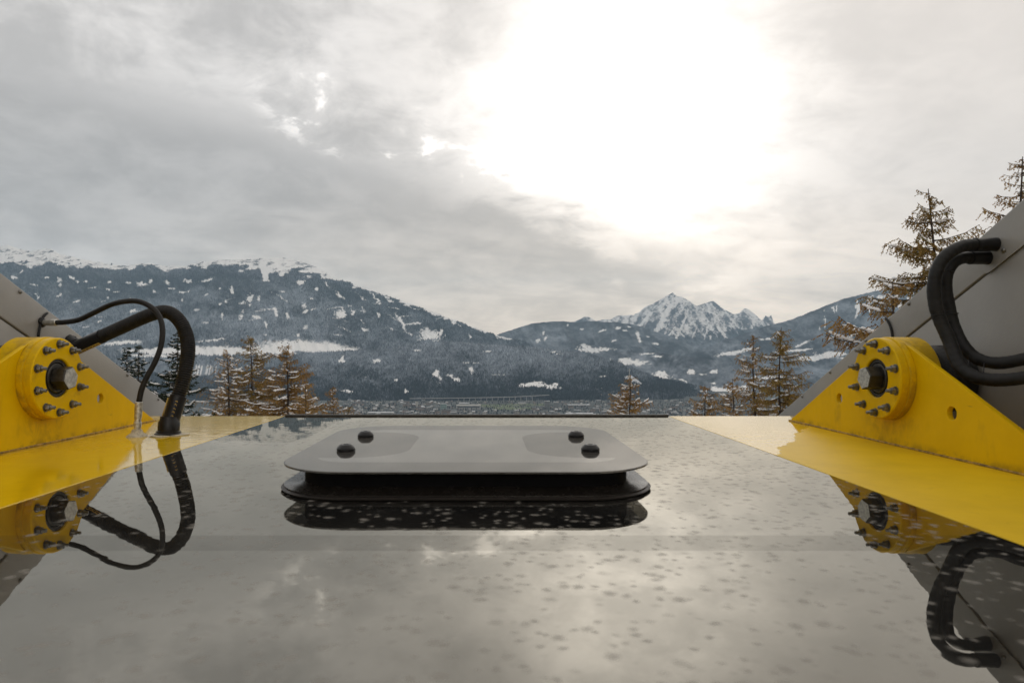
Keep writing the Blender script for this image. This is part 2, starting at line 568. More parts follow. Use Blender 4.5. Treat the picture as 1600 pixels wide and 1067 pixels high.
# ------------------------------------------------------------------ terrain materials
def terrain_mat(name, fine, mid, dark=(0.012, 0.020, 0.028), dusted=(0.30, 0.335, 0.38), dust_lo=0.30, dust_hi=1.05):
    m_, t, b = new_mat(name)
    co = obj_co(t)
    at = t.node('ShaderNodeAttribute', attribute_name='snow')
    rk = t.node('ShaderNodeAttribute', attribute_name='rock')
    nf = t.noise(t.vm('MULTIPLY', co, (1, 0.5, 1.0)), fine, 3, 0.7)
    nm = t.noise(t.vm('MULTIPLY', co, (1, 0.4, 1)), mid, 5, 0.65, 0.3)
    tn = t.node('ShaderNodeAttribute', attribute_name='tone')
    dust = t.ss(t.m('ADD', t.m('MULTIPLY', nf, 0.45), tn.outputs['Fac']), dust_lo, dust_hi)  # tone carries snow dusting plus painted ridge and gully shading
    c = t.mix(dust, dark, dusted)
    c = t.mix(rk.outputs['Fac'], c, t.mix(t.ss(nf, 0.35, 0.65), (0.04, 0.05, 0.068), (0.14, 0.155, 0.185)))
    s_ = t.ss(t.m('ADD', at.outputs['Fac'], t.m('MULTIPLY', t.m('SUBTRACT', nf, 0.5), 0.55)), 0.36, 0.66)
    c = t.mix(s_, c, (0.82, 0.81, 0.79))
    t.l.new(c, b.inputs['Base Color'])
    b.inputs['Roughness'].default_value = 0.9
    b.inputs['Specular IOR Level'].default_value = 0.1
    return m_


def layer(name, crest, foot, Y0, Y1, mat, x0, x1, nx, ny, gamma=0.8, amp=0.0, ridge_scale=(0.02, 0.05), rough_px=1.2, patches=(), snow_fn=None, back=2500.0, rough_f=0.09, tone_fn=None):
    """a mountain side between its foot (Y0 metres ahead) and its crest (Y1): real slope, relief and a back side"""
    px = np.linspace(x0, x1, nx)
    cr = np.interp(px, [c[0] for c in crest], [c[1] for c in crest])
    ft = np.interp(px, [c[0] for c in foot], [c[1] for c in foot])
    cr = cr + (fbm(px * rough_f, px * 0 + Y1 * 0.01, 5, 0.6) - 0.5) * 2 * rough_px
    if name == 'wooded_hill':
        ft = ft + (fbm(px * 0.03, px * 0 + 2.2, 4, 0.6) - 0.5) * 9
    s = np.linspace(0, 1, ny)
    PX, S = np.meshgrid(px, s)
    CR = np.broadcast_to(cr, PX.shape); FT = np.broadcast_to(ft, PX.shape)
    Yc = Y1 + (fbm(px * 0.006, px * 0 + 3.3, 3) - 0.5) * 0.12 * Y1
    YY = Y0 + (np.broadcast_to(Yc, PX.shape) - Y0) * S
    # height runs up the slope; the picture position of every vertex stays between foot and crest
    PY = FT + (CR - FT) * S ** gamma
    Z = H + (CY - PY) * YY / F
    if amp:
        nz = fbm(PX * ridge_scale[0] + S * 1.3, S * 20 * ridge_scale[1] + 5.1, 5, 0.5, True) - 0.5
        Z = Z + nz * amp * np.sin(np.pi * np.clip(S, 0, 1)) ** 0.7
        # nothing may stick out above the crest
    PYv = CY - (Z - H) * F / YY
    snow = np.zeros_like(PX); rock = np.zeros_like(PX)
    if snow_fn:
        snow, rock = snow_fn(PX, PYv, S, CR)
    wx = (fbm(PX * 0.11, PYv * 0.13 + 40, 5, 0.65) - 0.5) * 16
    wy = (fbm(PX * 0.11 + 90, PYv * 0.13, 5, 0.65) - 0.5) * 12
    frag = fbm(PX * 0.45 + 11, PYv * 0.6 + 7, 3, 0.6)
    # woods: shading of ridges and gullies painted into the tone, stands of different age, snow clinging to some of them
    bend = (fbm(PX * 0.012 + 8, PYv * 0.02, 3) - 0.5) * 120
    dg = PX * 0.55 + PYv * 0.85 + bend; dq = PX * 0.85 - PYv * 0.55 + bend
    tone = 0.62 * fbm(PX * 0.022, PYv * 0.05 + 3, 4) + 0.36 * fbm(dg * 0.06, dq * 0.11, 4, 0.6, True) + 0.36 * fbm(PX * 0.16, PYv * 0.30 + 60, 4, 0.65) - 0.41
    if tone_fn:
        tone = tone + tone_fn(PX, PYv, CR)
    for (cx_, cy_, rx, ry, rot) in patches:
        if rx < 13:
            rx, ry = rx * 0.86, ry * 0.86
        ca, sa = math.cos(R(rot)), math.sin(R(rot))
        k = min(1.0, rx / 9.0)
        ax = PX - cx_ + wx * k; ay_ = PYv - cy_ + wy * min(1.0, ry / 4.5)
        a = ax * ca + ay_ * sa; b = -ax * sa + ay_ * ca
        snow = np.maximum(snow, (0.93 if rx < 20 else 1.06) - (0.47 if rx < 20 else 0.55) * np.sqrt((a / rx) ** 2 + (b / ry) ** 2) - (frag - 0.5) * (0.8 if rx < 30 else 0.25))
    snow = np.clip(snow, 0, 1)
    X = (PX - CX) * YY / F
    V = np.stack([X, YY, Z], -1)
    # back side falling away behind the crest
    Bk = V[-1:].copy(); Bk[..., 1] += back; Bk[..., 0] *= (Bk[..., 1] / V[-1:, :, 1]); Bk[..., 2] -= back * 0.45
    # skirt in front of the foot down under the valley floor
    Fr = V[:1].copy(); Fr[..., 2] = -520.0; Fr[..., 1] -= 150
    V = np.concatenate([Fr, V, Bk], 0)
    snow = np.concatenate([snow[:1], snow, snow[-1:]], 0); rock = np.concatenate([rock[:1], rock, rock[-1:]], 0); tone = np.concatenate([tone[:1], tone, tone[-1:]], 0)
    nr = ny + 2
    I = np.arange(nr * nx).reshape(nr, nx)
    Fc = np.stack([I[:-1, :-1], I[:-1, 1:], I[1:, 1:], I[1:, :-1]], -1).reshape(-1, 4)
    o = np_mesh(name, V.reshape(-1, 3), Fc, mat, None, True, {'snow': snow, 'rock': rock, 'tone': tone})
    tag(o, kind='structure')
    return o, V[1:-1], snow[1:-1], PX, PYv, tone[1:-1]


M['forest_far'] = terrain_mat('snow_dusted_forest_far', 0.035, 0.0030)
M['forest_mid'] = terrain_mat('snow_dusted_forest_mid', 0.05, 0.0045)
M['alpine'] = terrain_mat('alpine_rock_and_snow', 0.018, 0.0022)

# ---- left mountain
crest1 = [(-260, 372), (-120, 392), (-40, 388), (0, 385), (12, 382), (28, 388), (48, 393), (62, 390), (80, 389), (95, 397), (115, 402), (150, 409), (190, 415), (232, 411), (262, 416), (290, 415), (318, 409), (345, 406), (385, 405), (430, 402), (458, 404), (490, 416), (520, 431), (560, 447), (600, 460), (650, 478), (700, 496), (740, 511), (780, 524), (830, 537), (900, 551), (1000, 565)]
foot1 = [(-260, 575), (300, 572), (700, 575), (1000, 580)]


def snow1(PX, PY, S, CR):
    b = fbm(PX * 0.05, PY * 0.12, 5, 0.6)
    depth = PY - CR
    lim = np.interp(PX, [-200, 0, 60, 120, 200, 260, 320, 380, 440, 500, 540, 600, 800], [34, 26, 25, 14, 7, 6, 9, 14, 24, 12, 4, 1, 0])
    al = ssn(lim + (b - 0.5) * 26 - depth, -4, 4)
    al = al * (0.55 + 1.1 * (fbm(PX * 0.10 + PY * 0.14, PY * 0.30, 5, 0.7) - 0.40))
    # chute under the summit
    ch = ssn(9 - np.abs((PX - 412) - (PY - 420) * 0.2) + (b - 0.5) * 10, 0, 6) * ssn(PY, 400, 412) * ssn(442, 0, 1) * (PY < 440)
    rock = ssn(lim * 1.4 + 4 + (b - 0.5) * 20 - depth, -6, 6) * (lim > 1)
    # light dusting of thinned forest, below the snow threshold
    lo = 0.22 * fbm(PX * 0.03, PY * 0.06 + 30, 4)
    return np.maximum(np.maximum(al, ch * 0.8), lo), rock


pat1 = [(22, 433, 5, 3, 20), (33, 425, 6, 2, -50), (92, 437, 5, 4, 0), (94, 446, 3, 3, 60), (113, 434, 6, 2.2, 25), (121, 439, 4, 2.5, 20), (55, 445, 7, 1.5, 15), (74, 434, 5, 1.4, -10),
        (134, 440, 4, 1.4, 0), (171, 441, 3, 2.5, 0), (200, 442, 4, 3.2, 0), (222, 444, 8, 3.4, 0), (235, 440, 3, 4.5, 20), (261, 442, 3.5, 6, -30), (268, 451, 6, 1.3, 10), (292, 440, 7, 3, 20), (325, 437, 12, 2.2, -18),
        (60, 464, 3, 6, -20), (92, 462, 6, 2.4, -25), (168, 452, 4, 2, 20), (181, 456, 5, 1.8, 0), (168, 465, 2.5, 2, 0), (241, 456, 3, 3, 30), (285, 457, 5, 2, 0), (295, 455, 4, 2, -20), (285, 469, 2.5, 3.5, 0), (322, 461, 5, 1.7, -30), (344, 451, 3, 2.4, 0),
        (362, 454, 3, 6, -15), (391, 464, 6, 6, 0), (404, 467, 2.5, 5, 20), (379, 474, 6, 3.4, -10), (354, 472, 3, 3.4, 0), (345, 475, 4, 3, 0), (390, 475, 3, 3, 0), (377, 493, 5, 6.5, 10), (347, 494, 2, 5, 0), (308, 485, 5, 2.2, -15),
        (155, 503, 6, 1.6, -20), (207, 486, 6, 2.5, -30), (120, 471, 8, 1.2, -10), (320, 504, 7, 1.5, 0), (400, 496, 11, 1.8, 20), (416, 508, 3, 7, -20), (430, 486, 3, 8.5, -22), (449, 494, 3, 8, -28), (440, 455, 5, 2, 10),
        (440, 430, 4, 2, 20), (475, 478, 4, 5, 0), (478, 487, 6, 2.2, -30), (489, 484, 5, 1.6, -20), (487, 467, 2.4, 2, 0), (532, 491, 9, 10, 10), (552, 487, 3.5, 6, 0), (568, 487, 6, 2.2, 30), (545, 478, 4, 1.6, 0), (530, 462, 9, 2.6, 42), (512, 446, 7, 2.2, 45), (591, 493, 3.5, 5, 0),
        (585, 465, 16, 2.0, 47), (610, 471, 6, 2, 30), (575, 453, 8, 1.4, 10), (628, 506, 20, 2.2, 52), (609, 515, 8, 1.8, 15), (570, 515, 7, 3, 10), (530, 523, 10, 1.2, 8), (477, 511, 3, 3.5, 0), (465, 523, 4, 3, 0), (415, 523, 6, 1.6, 0),
        (672, 525, 18, 8.5, 4), (666, 517, 9, 6, 0), (688, 519, 5, 5.5, 20), (652, 506, 7, 2.5, 10), (680, 490, 8, 1.4, 12), (697, 498, 4, 5, -30), (709, 502, 4, 4.5, 20), (734, 527, 2.5, 4.5, 0), (606, 465, 6, 1.5, 30), (505, 433, 6, 2.6, 30), (496, 452, 4, 3, 20), (470, 441, 6, 4, 0)]
# fields of the plateau under the mountain
_r = random.Random(31)
for _k in range(34):           # forest tracks and narrow clearings climbing across the slope
    pat1.append((_r.uniform(20, 720), _r.uniform(446, 522), _r.uniform(7, 17), _r.uniform(0.5, 0.9), _r.choice((-14, -8, 12, 24, 34)) + _r.uniform(-5, 5)))
pat1 += [(480, 541, 66, 8.5, 3), (420, 547, 60, 6, -2), (520, 545, 40, 4, 4), (330, 548, 70, 6, 0), (250, 548, 60, 4.5, 0), (190, 536, 30, 3.5, -3), (320, 578, 24, 7, 4), (240, 556, 40, 2, 0), (330, 532, 24, 1.6, -6), (60, 545, 70, 4, 0)]
LM = layer('left_mountain', crest1, foot1, 7600, 13000, M['forest_far'], -260, 1000, 1500, 260, 0.82, 300.0, (0.022, 0.06), 1.6, pat1, snow1, tone_fn=lambda PX, PY, CR: -0.18 * ssn(38 - (PY - CR), -12, 12) + 0.12 * ssn(PY, 440, 510))

# ---- right, middle ridge
crest3 = [(700, 560), (745, 541), (780, 522), (800, 515), (830, 506), (850, 503), (880, 502), (905, 504), (925, 501), (940, 504), (960, 503), (985, 506), (1005, 511), (1040, 523), (1080, 537), (1130, 548), (1200, 560)]
foot3 = [(700, 590), (1200, 590)]
pat3 = [(887, 508, 3, 2.2, 20), (841, 532, 4, 3, -30), (852, 529, 2.5, 5, 20), (965, 513, 7, 2.6, -20), (940, 517, 6, 1.8, -10), (978, 516, 4, 1.4, 0), (997, 526, 3, 12, -10), (1000, 533, 5, 1.6, 0), (1025, 537, 5, 2, 20), (1012, 526, 3, 1.3, 10), (922, 545, 20, 4, 3), (916, 540, 10, 4, 0), (945, 546, 14, 1.8, 0), (870, 550, 6, 1.2, 0), (960, 532, 5, 1.4, -20), (849, 520, 2, 3, 0), (908, 515, 4, 1.4, 0), (983, 511, 4, 1.2, 10)]
RM = layer('middle_ridge', crest3, foot3, 9000, 14000, M['forest_far'], 700, 1200, 620, 150, 0.85, 200.0, (0.03, 0.06), 1.2, pat3, lambda PX, PY, S, CR: (0.2 * fbm(PX * 0.03, PY * 0.06, 4), PX * 0))

# ---- the rocky summit far behind
crest4 = [(820, 530), (880, 511), (900, 501), (914, 495), (921, 496), (930, 501), (955, 499), (960, 495), (970, 493), (980, 492), (990, 492), (1000, 487), (1008, 480), (1018, 476), (1030, 469), (1040, 463), (1047, 460), (1051, 457), (1056, 461), (1063, 464), (1070, 466), (1078, 471), (1085, 476), (1090, 478), (1097, 475), (1106, 472), (1114, 471), (1120, 475), (1128, 482), (1136, 486), (1147, 491), (1156, 489), (1163, 482), (1169, 483), (1176, 488), (1185, 496), (1191, 501), (1196, 493), (1201, 495), (1205, 492), (1209, 505), (1220, 512), (1260, 523), (1330, 540)]
foot4 = [(820, 566), (1330, 566)]


def snow4(PX, PY, S, CR):
    st1 = fbm((PX - PY * 0.9) * 0.10, (PX + PY) * 0.03, 5, 0.6, True)
    st2 = fbm((PX + PY * 0.9) * 0.10 + 31, (PX - PY) * 0.03, 5, 0.6, True)
    side = ssn(PX + (fbm(PX * 0.04, PY * 0.04, 3) - 0.5) * 60, 1035, 1065)
    st = st1 * side + st2 * (1 - side)
    line = np.interp(PX, [820, 900, 950, 1000, 1050, 1100, 1150, 1200, 1300], [505, 502, 508, 517, 522, 520, 514, 512, 505])
    hi = ssn(line - PY + (st - 0.6) * 42, -8, 8)
    fine = fbm(PX * 0.35, PY * 0.45, 3, 0.6)
    big1 = fbm((PX - PY * 0.8) * 0.045 + 5, (PX + PY) * 0.018, 4, 0.55, True)
    big2 = fbm((PX + PY * 0.8) * 0.045 + 71, (PX - PY) * 0.018, 4, 0.55, True)
    big = big1 * side + big2 * (1 - side)
    sn = hi * np.clip(-0.15 + 0.55 * st + 0.42 * big + 0.50 * (fine - 0.45) + 0.10 * ssn(PY, 500, 465), 0, 1)
    # long gullies of snow reaching into the forest
    chute = np.zeros_like(PX)
    for (x_, y_, l_, wd, sl) in ((1003, 505, 22, 4, -0.9), (1036, 498, 26, 5, -0.55), (1064, 512, 22, 3, -0.45), (1048, 520, 14, 2.6, -0.7), (1103, 520, 14, 2.5, -0.2), (1128, 519, 13, 3.5, 0.8), (1110, 527, 7, 3, 0.0), (1085, 520, 12, 2, -0.5), (1148, 505, 12, 3, 0.9)):
        dd = wd - np.abs(PX - x_ - (PY - y_) * sl) + (fine - 0.5) * 4
        chute = np.maximum(chute, ssn(dd, -1, 2) * ssn(l_ - np.abs(PY - y_), 0, 6))
    sn = np.maximum(sn, chute * (0.55 + 0.5 * fine))
    return sn, np.clip(hi * 1.3, 0, 1)


SM = layer('rocky_summit', crest4, foot4, 12500, 20000, M['alpine'], 820, 1330, 1000, 240, 0.85, 520.0, (0.035, 0.10), 1.3, [], snow4, 4000)

# ---- right-hand mountain
crest5 = [(1050, 562), (1090, 549), (1130, 532), (1165, 521), (1195, 510), (1215, 505), (1240, 498), (1265, 488), (1290, 478), (1320, 466), (1350, 459), (1380, 453), (1420, 450), (1460, 438), (1520, 420), (1600, 400), (1760, 380)]
foot5 = [(1050, 600), (1300, 612), (1760, 625)]
pat5 = [(1300, 528, 12, 2.6, -8), (1255, 537, 14, 2, -22), (1335, 524, 14, 2, -12), (1275, 559, 32, 4.2, -5), (1300, 553, 26, 3, -3), (1200, 529, 12, 2, -8), (1145, 551, 24, 2.6, -10), (1165, 547, 20, 2, -8), (1240, 548, 30, 1.6, -4), (1340, 560, 30, 2, 0), (1320, 534, 6, 1.4, -20)]


def snow5(PX, PY, S, CR):
    b = fbm(PX * 0.16, PY * 0.05, 5, 0.6)
    return np.maximum(ssn(b, 0.57, 0.66) * ssn(PY - CR, 2, 8) * ssn(46 - (PY - CR), 0, 20) * ssn(PX, 1235, 1275) * 0.75, 0.2 * fbm(PX * 0.03, PY * 0.06, 4)), PX * 0


XM = layer('right_mountain', crest5, foot5, 8300, 11500, M['forest_far'], 1050, 1760, 820, 200, 0.85, 220.0, (0.025, 0.06), 1.2, pat5, snow5)

# ---- valley slopes between, and the wooded hill in front
crest6 = [(840, 575), (880, 560), (930, 552), (980, 549), (1020, 550), (1060, 556), (1100, 560), (1150, 566), (1200, 570), (1260, 572), (1340, 576), (1500, 580)]
foot6 = [(840, 612), (1500, 625)]
pat6 = [(985, 566, 24, 5, 2), (970, 562, 10, 2.5, 0), (1028, 557, 8, 2, 0), (1010, 553, 10, 1.4, 0), (1080, 581, 8, 4, 10), (1115, 582, 7, 3, -5), (1098, 585, 6, 1.4, 0), (1033, 587, 17, 4.5, 3), (1032, 582, 8, 3, 0), (1062, 594, 12, 1.4, 15), (1115, 599, 5, 2, 0), (1125, 611, 28, 5.5, -5), (1150, 607, 24, 3.4, -3), (1200, 590, 26, 2, -5)]
VM = layer('valley_slope', crest6, foot6, 7000, 9300, M['forest_mid'], 840, 1500, 700, 120, 0.9, 90.0, (0.03, 0.06), 1.0, pat6, lambda PX, PY, S, CR: (0.2 * fbm(PX * 0.03, PY * 0.06, 4), PX * 0))

crest2 = [(-260, 575), (0, 572), (150, 572), (300, 590), (420, 575), (460, 556), (500, 551), (560, 548), (620, 543), (650, 538), (690, 534), (720, 535), (770, 539), (830, 543), (890, 549), (930, 556), (965, 566), (1000, 580), (1040, 594), (1090, 603), (1180, 612), (1400, 620)]
foot2 = [(-260, 624), (420, 625), (700, 626), (950, 628), (1100, 634), (1400, 640)]
pat2 = [(652, 547, 7, 1.8, 0), (535, 563, 8, 6, -20), (590, 564, 9, 3.4, -20), (762, 549, 8, 1.2, 0), (682, 584, 6, 9, -8), (687, 592, 4, 8, 0), (705, 589, 8, 3, 22), (714, 593, 7, 3.2, 10), (737, 578, 4, 6, -25), (726, 567, 8, 1.2, 0), (743, 567, 5, 1.2, 0), (619, 594, 3.5, 2.5, 0), (833, 601, 21, 4, 2), (858, 604, 16, 3, 8), (842, 597, 8, 1.4, 0), (868, 600, 8, 2, 12), (868, 550, 8, 1.3, 0), (873, 553, 5, 1, 0), (541, 612, 8, 3, 0), (635, 611, 3.5, 3, 0), (780, 585, 14, 1, 0), (942, 588, 8, 1.2, -5), (573, 590, 5, 1.3, -20)]
HM = layer('wooded_hill', crest2, foot2, 5900, 7600, M['forest_mid'], -260, 1400, 1500, 160, 0.9, 120.0, (0.02, 0.06), 1.4, pat2, lambda PX, PY, S, CR: (0.2 * fbm(PX * 0.03, PY * 0.06, 4), PX * 0), tone_fn=lambda PX, PY, CR: 0.20 - 0.42 * ssn(PY, 555, 612))


# ------------------------------------------------------------------ far woods as real small trees
def woods(name, L, n, hmin, hmax, wr, mat, pxr, seed, snow_max=0.44):
    r = np.random.default_rng(seed)
    V, snow = L[1], L[2]
    ny, nx = V.shape[:2]
    k = r.integers(0, ny - 1, n * 2); q = r.integers(0, nx - 1, n * 2)
    pxs = L[3][k, q]
    ok = (snow[k, q] < snow_max) & (pxs > pxr[0]) & (pxs < pxr[1])
    k, q = k[ok][:n], q[ok][:n]
    fa, fb = r.random((len(k), 1)), r.random((len(k), 1))
    base = V[k, q] * (1 - fa) * (1 - fb) + V[k + 1, q] * fa * (1 - fb) + V[k, q + 1] * (1 - fa) * fb + V[k + 1, q + 1] * fa * fb
    m = len(base)
    h = hmin + (hmax - hmin) * r.random(m) ** 1.3
    rad = h * wr * (0.75 + 0.5 * r.random(m))
    ns = 5
    a = np.arange(ns) * 2 * np.pi / ns
    ph = r.random(m) * 6.28
    ring = np.stack([np.cos(a[None] + ph[:, None]), np.sin(a[None] + ph[:, None]), np.zeros((m, ns))], -1) * rad[:, None, None] + base[:, None, :]
    apex = base + np.stack([0 * h, 0 * h, h], -1)
    Vt = np.concatenate([ring, apex[:, None, :]], 1)
    idx = (np.arange(m) * (ns + 1))[:, None]
    F_ = np.stack([np.stack([idx[:, 0] + i, idx[:, 0] + (i + 1) % ns, idx[:, 0] + ns], -1) for i in range(ns)], 1)
    tone = np.repeat(np.clip(L[5][k, q] + r.normal(0.20, 0.11, m), 0, 1.3), ns + 1)
    o = np_mesh(name, Vt.reshape(-1, 3), F_.reshape(-1, 3), mat, None, False, {'tone': tone}, 3)
    tag(o, kind='stuff')
    return o


def woods_mat(name, a, b_):
    m_, t, b = new_mat(name)
    at = t.node('ShaderNodeAttribute', attribute_name='tone')
    t.l.new(t.mix(t.ss(at.outputs['Fac'], 0.28, 1.05), a, b_), b.inputs['Base Color'])
    b.inputs['Roughness'].default_value = 0.9
    b.inputs['Specular IOR Level'].default_value = 0.1
    return m_


M['woods'] = woods_mat('dusted_conifers', (0.013, 0.020, 0.026), (0.30, 0.335, 0.38))
woods('hill_forest', HM, 80000, 12, 27, 0.24, M['woods'], (-200, 1250), 3)
woods('mountain_forest', LM, 60000, 16, 34, 0.26, M['woods'], (-60, 900), 4, 0.4)

# ------------------------------------------------------------------ valley floor and near slope
VZ = -452.0
m_, t, b = new_mat('valley_ground')
co = obj_co(t)
n_ = t.noise(co, 0.006, 6, 0.6)
n2_ = t.noise(co, 0.03, 4, 0.6)
c = t.mix(t.ss(n_, 0.40, 0.60), (0.022, 0.03, 0.032), (0.06, 0.07, 0.065))
c = t.mix(t.ss(n2_, 0.60, 0.68), c, (0.22, 0.23, 0.23))
t.l.new(c, b.inputs['Base Color'])
b.inputs['Roughness'].default_value = 0.9
M['valley'] = m_
bm = bmesh.new()
add_box(bm, -20000, 20000, 700, 25000, VZ - 20, VZ)
tag(obj('valley_floor', bm, M['valley']), kind='structure')

m_, t, b = new_mat('snowy_slope')
co = obj_co(t)
c = t.mix(t.ss(t.noise(co, 0.35, 6, 0.65), 0.42, 0.58), (0.70, 0.70, 0.70), (0.12, 0.09, 0.05))
t.l.new(c, b.inputs['Base Color'])
b.inputs['Roughness'].default_value = 0.9
M['slope'] = m_


def ground_z(y):
    return float(np.interp(y, [-400, -20, 0, 8, 30, 80, 900, 1000], [90, -1.5, -3.5, -5, -11, -27, -448, -480]))


gx = np.linspace(-1, 1, 60); gy = np.concatenate([np.linspace(-300, 0, 20), np.linspace(4, 100, 60), np.linspace(110, 1000, 50)])
V = []
for y in gy:
    wd = 120 + abs(y) * 3
    for x in gx:
        V.append((x * wd, y, ground_z(y) + (fbm(np.array([x * wd * 0.06]), np.array([y * 0.06]), 4)[0] - 0.5) * min(3.0, 0.5 + abs(y) * 0.03)))
I = np.arange(len(gy) * len(gx)).reshape(len(gy), len(gx))
np_ = np.stack([I[:-1, :-1], I[:-1, 1:], I[1:, 1:], I[1:, :-1]], -1).reshape(-1, 4)
tag(np_mesh('hillside', V, np_, M['slope']), kind='structure')

# ------------------------------------------------------------------ town in the valley
M['wall_pale'] = simple('pale_render', (0.38, 0.37, 0.34), 0.85, 0, 0.12, 0.05)
M['wall_grey'] = simple('grey_render', (0.21, 0.215, 0.21), 0.85, 0, 0.12, 0.05)
M['wall_warm'] = simple('warm_render', (0.28, 0.225, 0.19), 0.85, 0, 0.12, 0.05)
M['snow_roof'] = simple('snowy_roof', (0.52, 0.53, 0.54), 0.85, 0, 0.25, 0.05)
M['dark_roof'] = simple('dark_roof', (0.07, 0.07, 0.07), 0.85, 0, 0.25, 0.05)
M['window_band'] = simple('dark_windows', (0.05, 0.06, 0.07), 0.4, 0, 0.2, 0.05)
M['concrete'] = simple('concrete', (0.36, 0.36, 0.35), 0.85, 0, 0.15, 0.05)
M['green_glass'] = simple('pale_green_cladding', (0.25, 0.36, 0.33), 0.5, 0, 0.1, 0.05)
M['meadow'] = simple('wet_meadow', (0.09, 0.12, 0.05), 0.9, 0, 0.3, 0.01)


def house_mesh(name, wx, wy, h, gable, wm, rm):
    bm = bmesh.new()
    add_box(bm, -wx / 2, wx / 2, -wy / 2, wy / 2, -3, h)
    nf = len(bm.faces)
    o_ = 0.6
    if gable:
        z0, z1 = h, h + gable
        pts = [(-wx / 2 - o_, -wy / 2 - o_, z0 + .05), (wx / 2 + o_, -wy / 2 - o_, z0 + .05), (wx / 2 + o_, wy / 2 + o_, z0 + .05), (-wx / 2 - o_, wy / 2 + o_, z0 + .05), (-wx / 2 - o_, 0, z1), (wx / 2 + o_, 0, z1)]
        vs = [bm.verts.new(p) for p in pts]
        for f in ((0, 1, 5, 4), (2, 3, 4, 5), (1, 2, 5), (3, 0, 4), (3, 2, 1, 0)):
            bm.faces.new([vs[i] for i in f]).material_index = 1
    else:
        for v_ in add_box(bm, -wx / 2 - .3, wx / 2 + .3, -wy / 2 - .3, wy / 2 + .3, h + .02, h + .8):
            for f in v_.link_faces:
                f.material_index = 1
    # window bands on the long sides
    for k in range(int(h // 3.2)):
        for s_ in (-1, 1):
            y_ = s_ * (wy / 2 + 0.03)
            a = [bm.verts.new((x_, y_, 1.2 + 3.2 * k + z_)) for x_, z_ in ((-wx * .42, 0), (wx * .42, 0), (wx * .42, 1.3), (-wx * .42, 1.3))]
            bm.faces.new(a).material_index = 2
    me = bpy.data.meshes.new(name)
    bm.to_mesh(me); bm.free()
    for q in (wm, rm, M['window_band']):
        me.materials.append(q)
    return me


house_kinds = [house_mesh('house_mesh', *a) for a in (
    (14, 11, 8, 4, M['wall_pale'], M['snow_roof']), (18, 12, 10, 4.5, M['wall_warm'], M['snow_roof']), (22, 13, 13, 0, M['wall_pale'], M['snow_roof']),
    (12, 10, 7, 4, M['wall_grey'], M['dark_roof']), (30, 14, 16, 0, M['wall_grey'], M['snow_roof']), (16, 12, 9, 5, M['wall_pale'], M['dark_roof']), (26, 13, 12, 4, M['wall_warm'], M['dark_roof']))]
house_kind_label = ['small pale gabled house with snowy roof in the far town', 'warm toned gabled house with snowy roof in the far town', 'pale flat roofed block with snow on top in the far town',
                    'small grey house with dark roof in the far town', 'long grey flat roofed block with snow on top in the far town', 'pale gabled house with dark roof in the far town', 'long warm toned house with dark roof in the far town']


def pix_on_floor(px, py):
    d = (H - VZ) * F / (py - CY)
    return Vector(((px - CX) * d / F, d, VZ))


def slope_point(L, px, py):
    """nearest vertex of a terrain layer to a picture position"""
    k = np.argmin((L[3] - px) ** 2 + (L[4] - py) ** 2)
    return Vector(L[1].reshape(-1, 3)[k])


spots = []
for i in range(1200):
    px_ = random.uniform(530, 1110); py_ = random.uniform(627, 650)
    if 700 < px_ < 870 and py_ < 640:
        continue
    dens = 0.95 if px_ < 690 else (0.45 if px_ < 930 else 0.75)
    if random.random() < dens:
        spots.append(pix_on_floor(px_, py_))
spots = spots[:262]
# hillside villages
for i in range(46):
    p = slope_point(VM, random.gauss(1045, 26), random.uniform(603, 622)); spots.append(p)
for i in range(16):
    p = slope_point(HM, random.gauss(948, 9), random.gauss(614, 4)); spots.append(p)
for i in range(44):
    p = slope_point(LM, random.uniform(300, 470), random.gauss(534, 2.2)); spots.append(p)
ind = spots
for i, p in enumerate(ind[:295]):
    k = random.randrange(len(house_kinds))
    o = bpy.data.objects.new('town_house', house_kinds[k])
    o.location = p
    o.rotation_euler.z = random.gauss(0.2, 0.5)
    s_ = random.uniform(0.9, 1.5)
    o.scale = (s_, s_, s_)
    link(o)
    tag(o, house_kind_label[k], 'house', 'houses of the far valley town')
# the rest of the roofs read as one carpet
bm = bmesh.new()
for p in [pix_on_floor(random.uniform(520, 1150), random.uniform(627, 652)) for _ in range(420)] + [pix_on_floor(random.uniform(100, 1500), random.uniform(652, 720)) for _ in range(900)] + ind[295:]:
    wx, wy, h = random.uniform(8, 22), random.uniform(8, 14), random.uniform(5, 11)
    vs = add_box(bm, p.x - wx / 2, p.x + wx / 2, p.y - wy / 2, p.y + wy / 2, p.z - 3, p.z + h)
    q = random.randrange(3)
    for f in set(f for v_ in vs for f in v_.link_faces):
        f.material_index = 3 + random.randrange(2) if f.normal.z > 0.5 or max(v_.co.z for v_ in f.verts) - min(v_.co.z for v_ in f.verts) < 0.1 else q
tag(obj('town_blocks', bm, [M['wall_pale'], M['wall_grey'], M['wall_warm'], M['snow_roof'], M['dark_roof']]), kind='stuff')

# trees of the town
bm = bmesh.new()
for _ in range(3600):
    p = pix_on_floor(random.uniform(500, 1180), random.uniform(626, 652)) if _ < 2200 else pix_on_floor(random.uniform(100, 1500), random.uniform(652, 720))
    h = random.uniform(6, 14)
    bmesh.ops.create_cone(bm, segments=5, radius1=h * .35, radius2=h * .12, depth=h, matrix=Matrix.Translation(p + Vector((0, 0, h / 2))))
tag(obj('town_trees', bm, M['forest_mid']), kind='stuff')


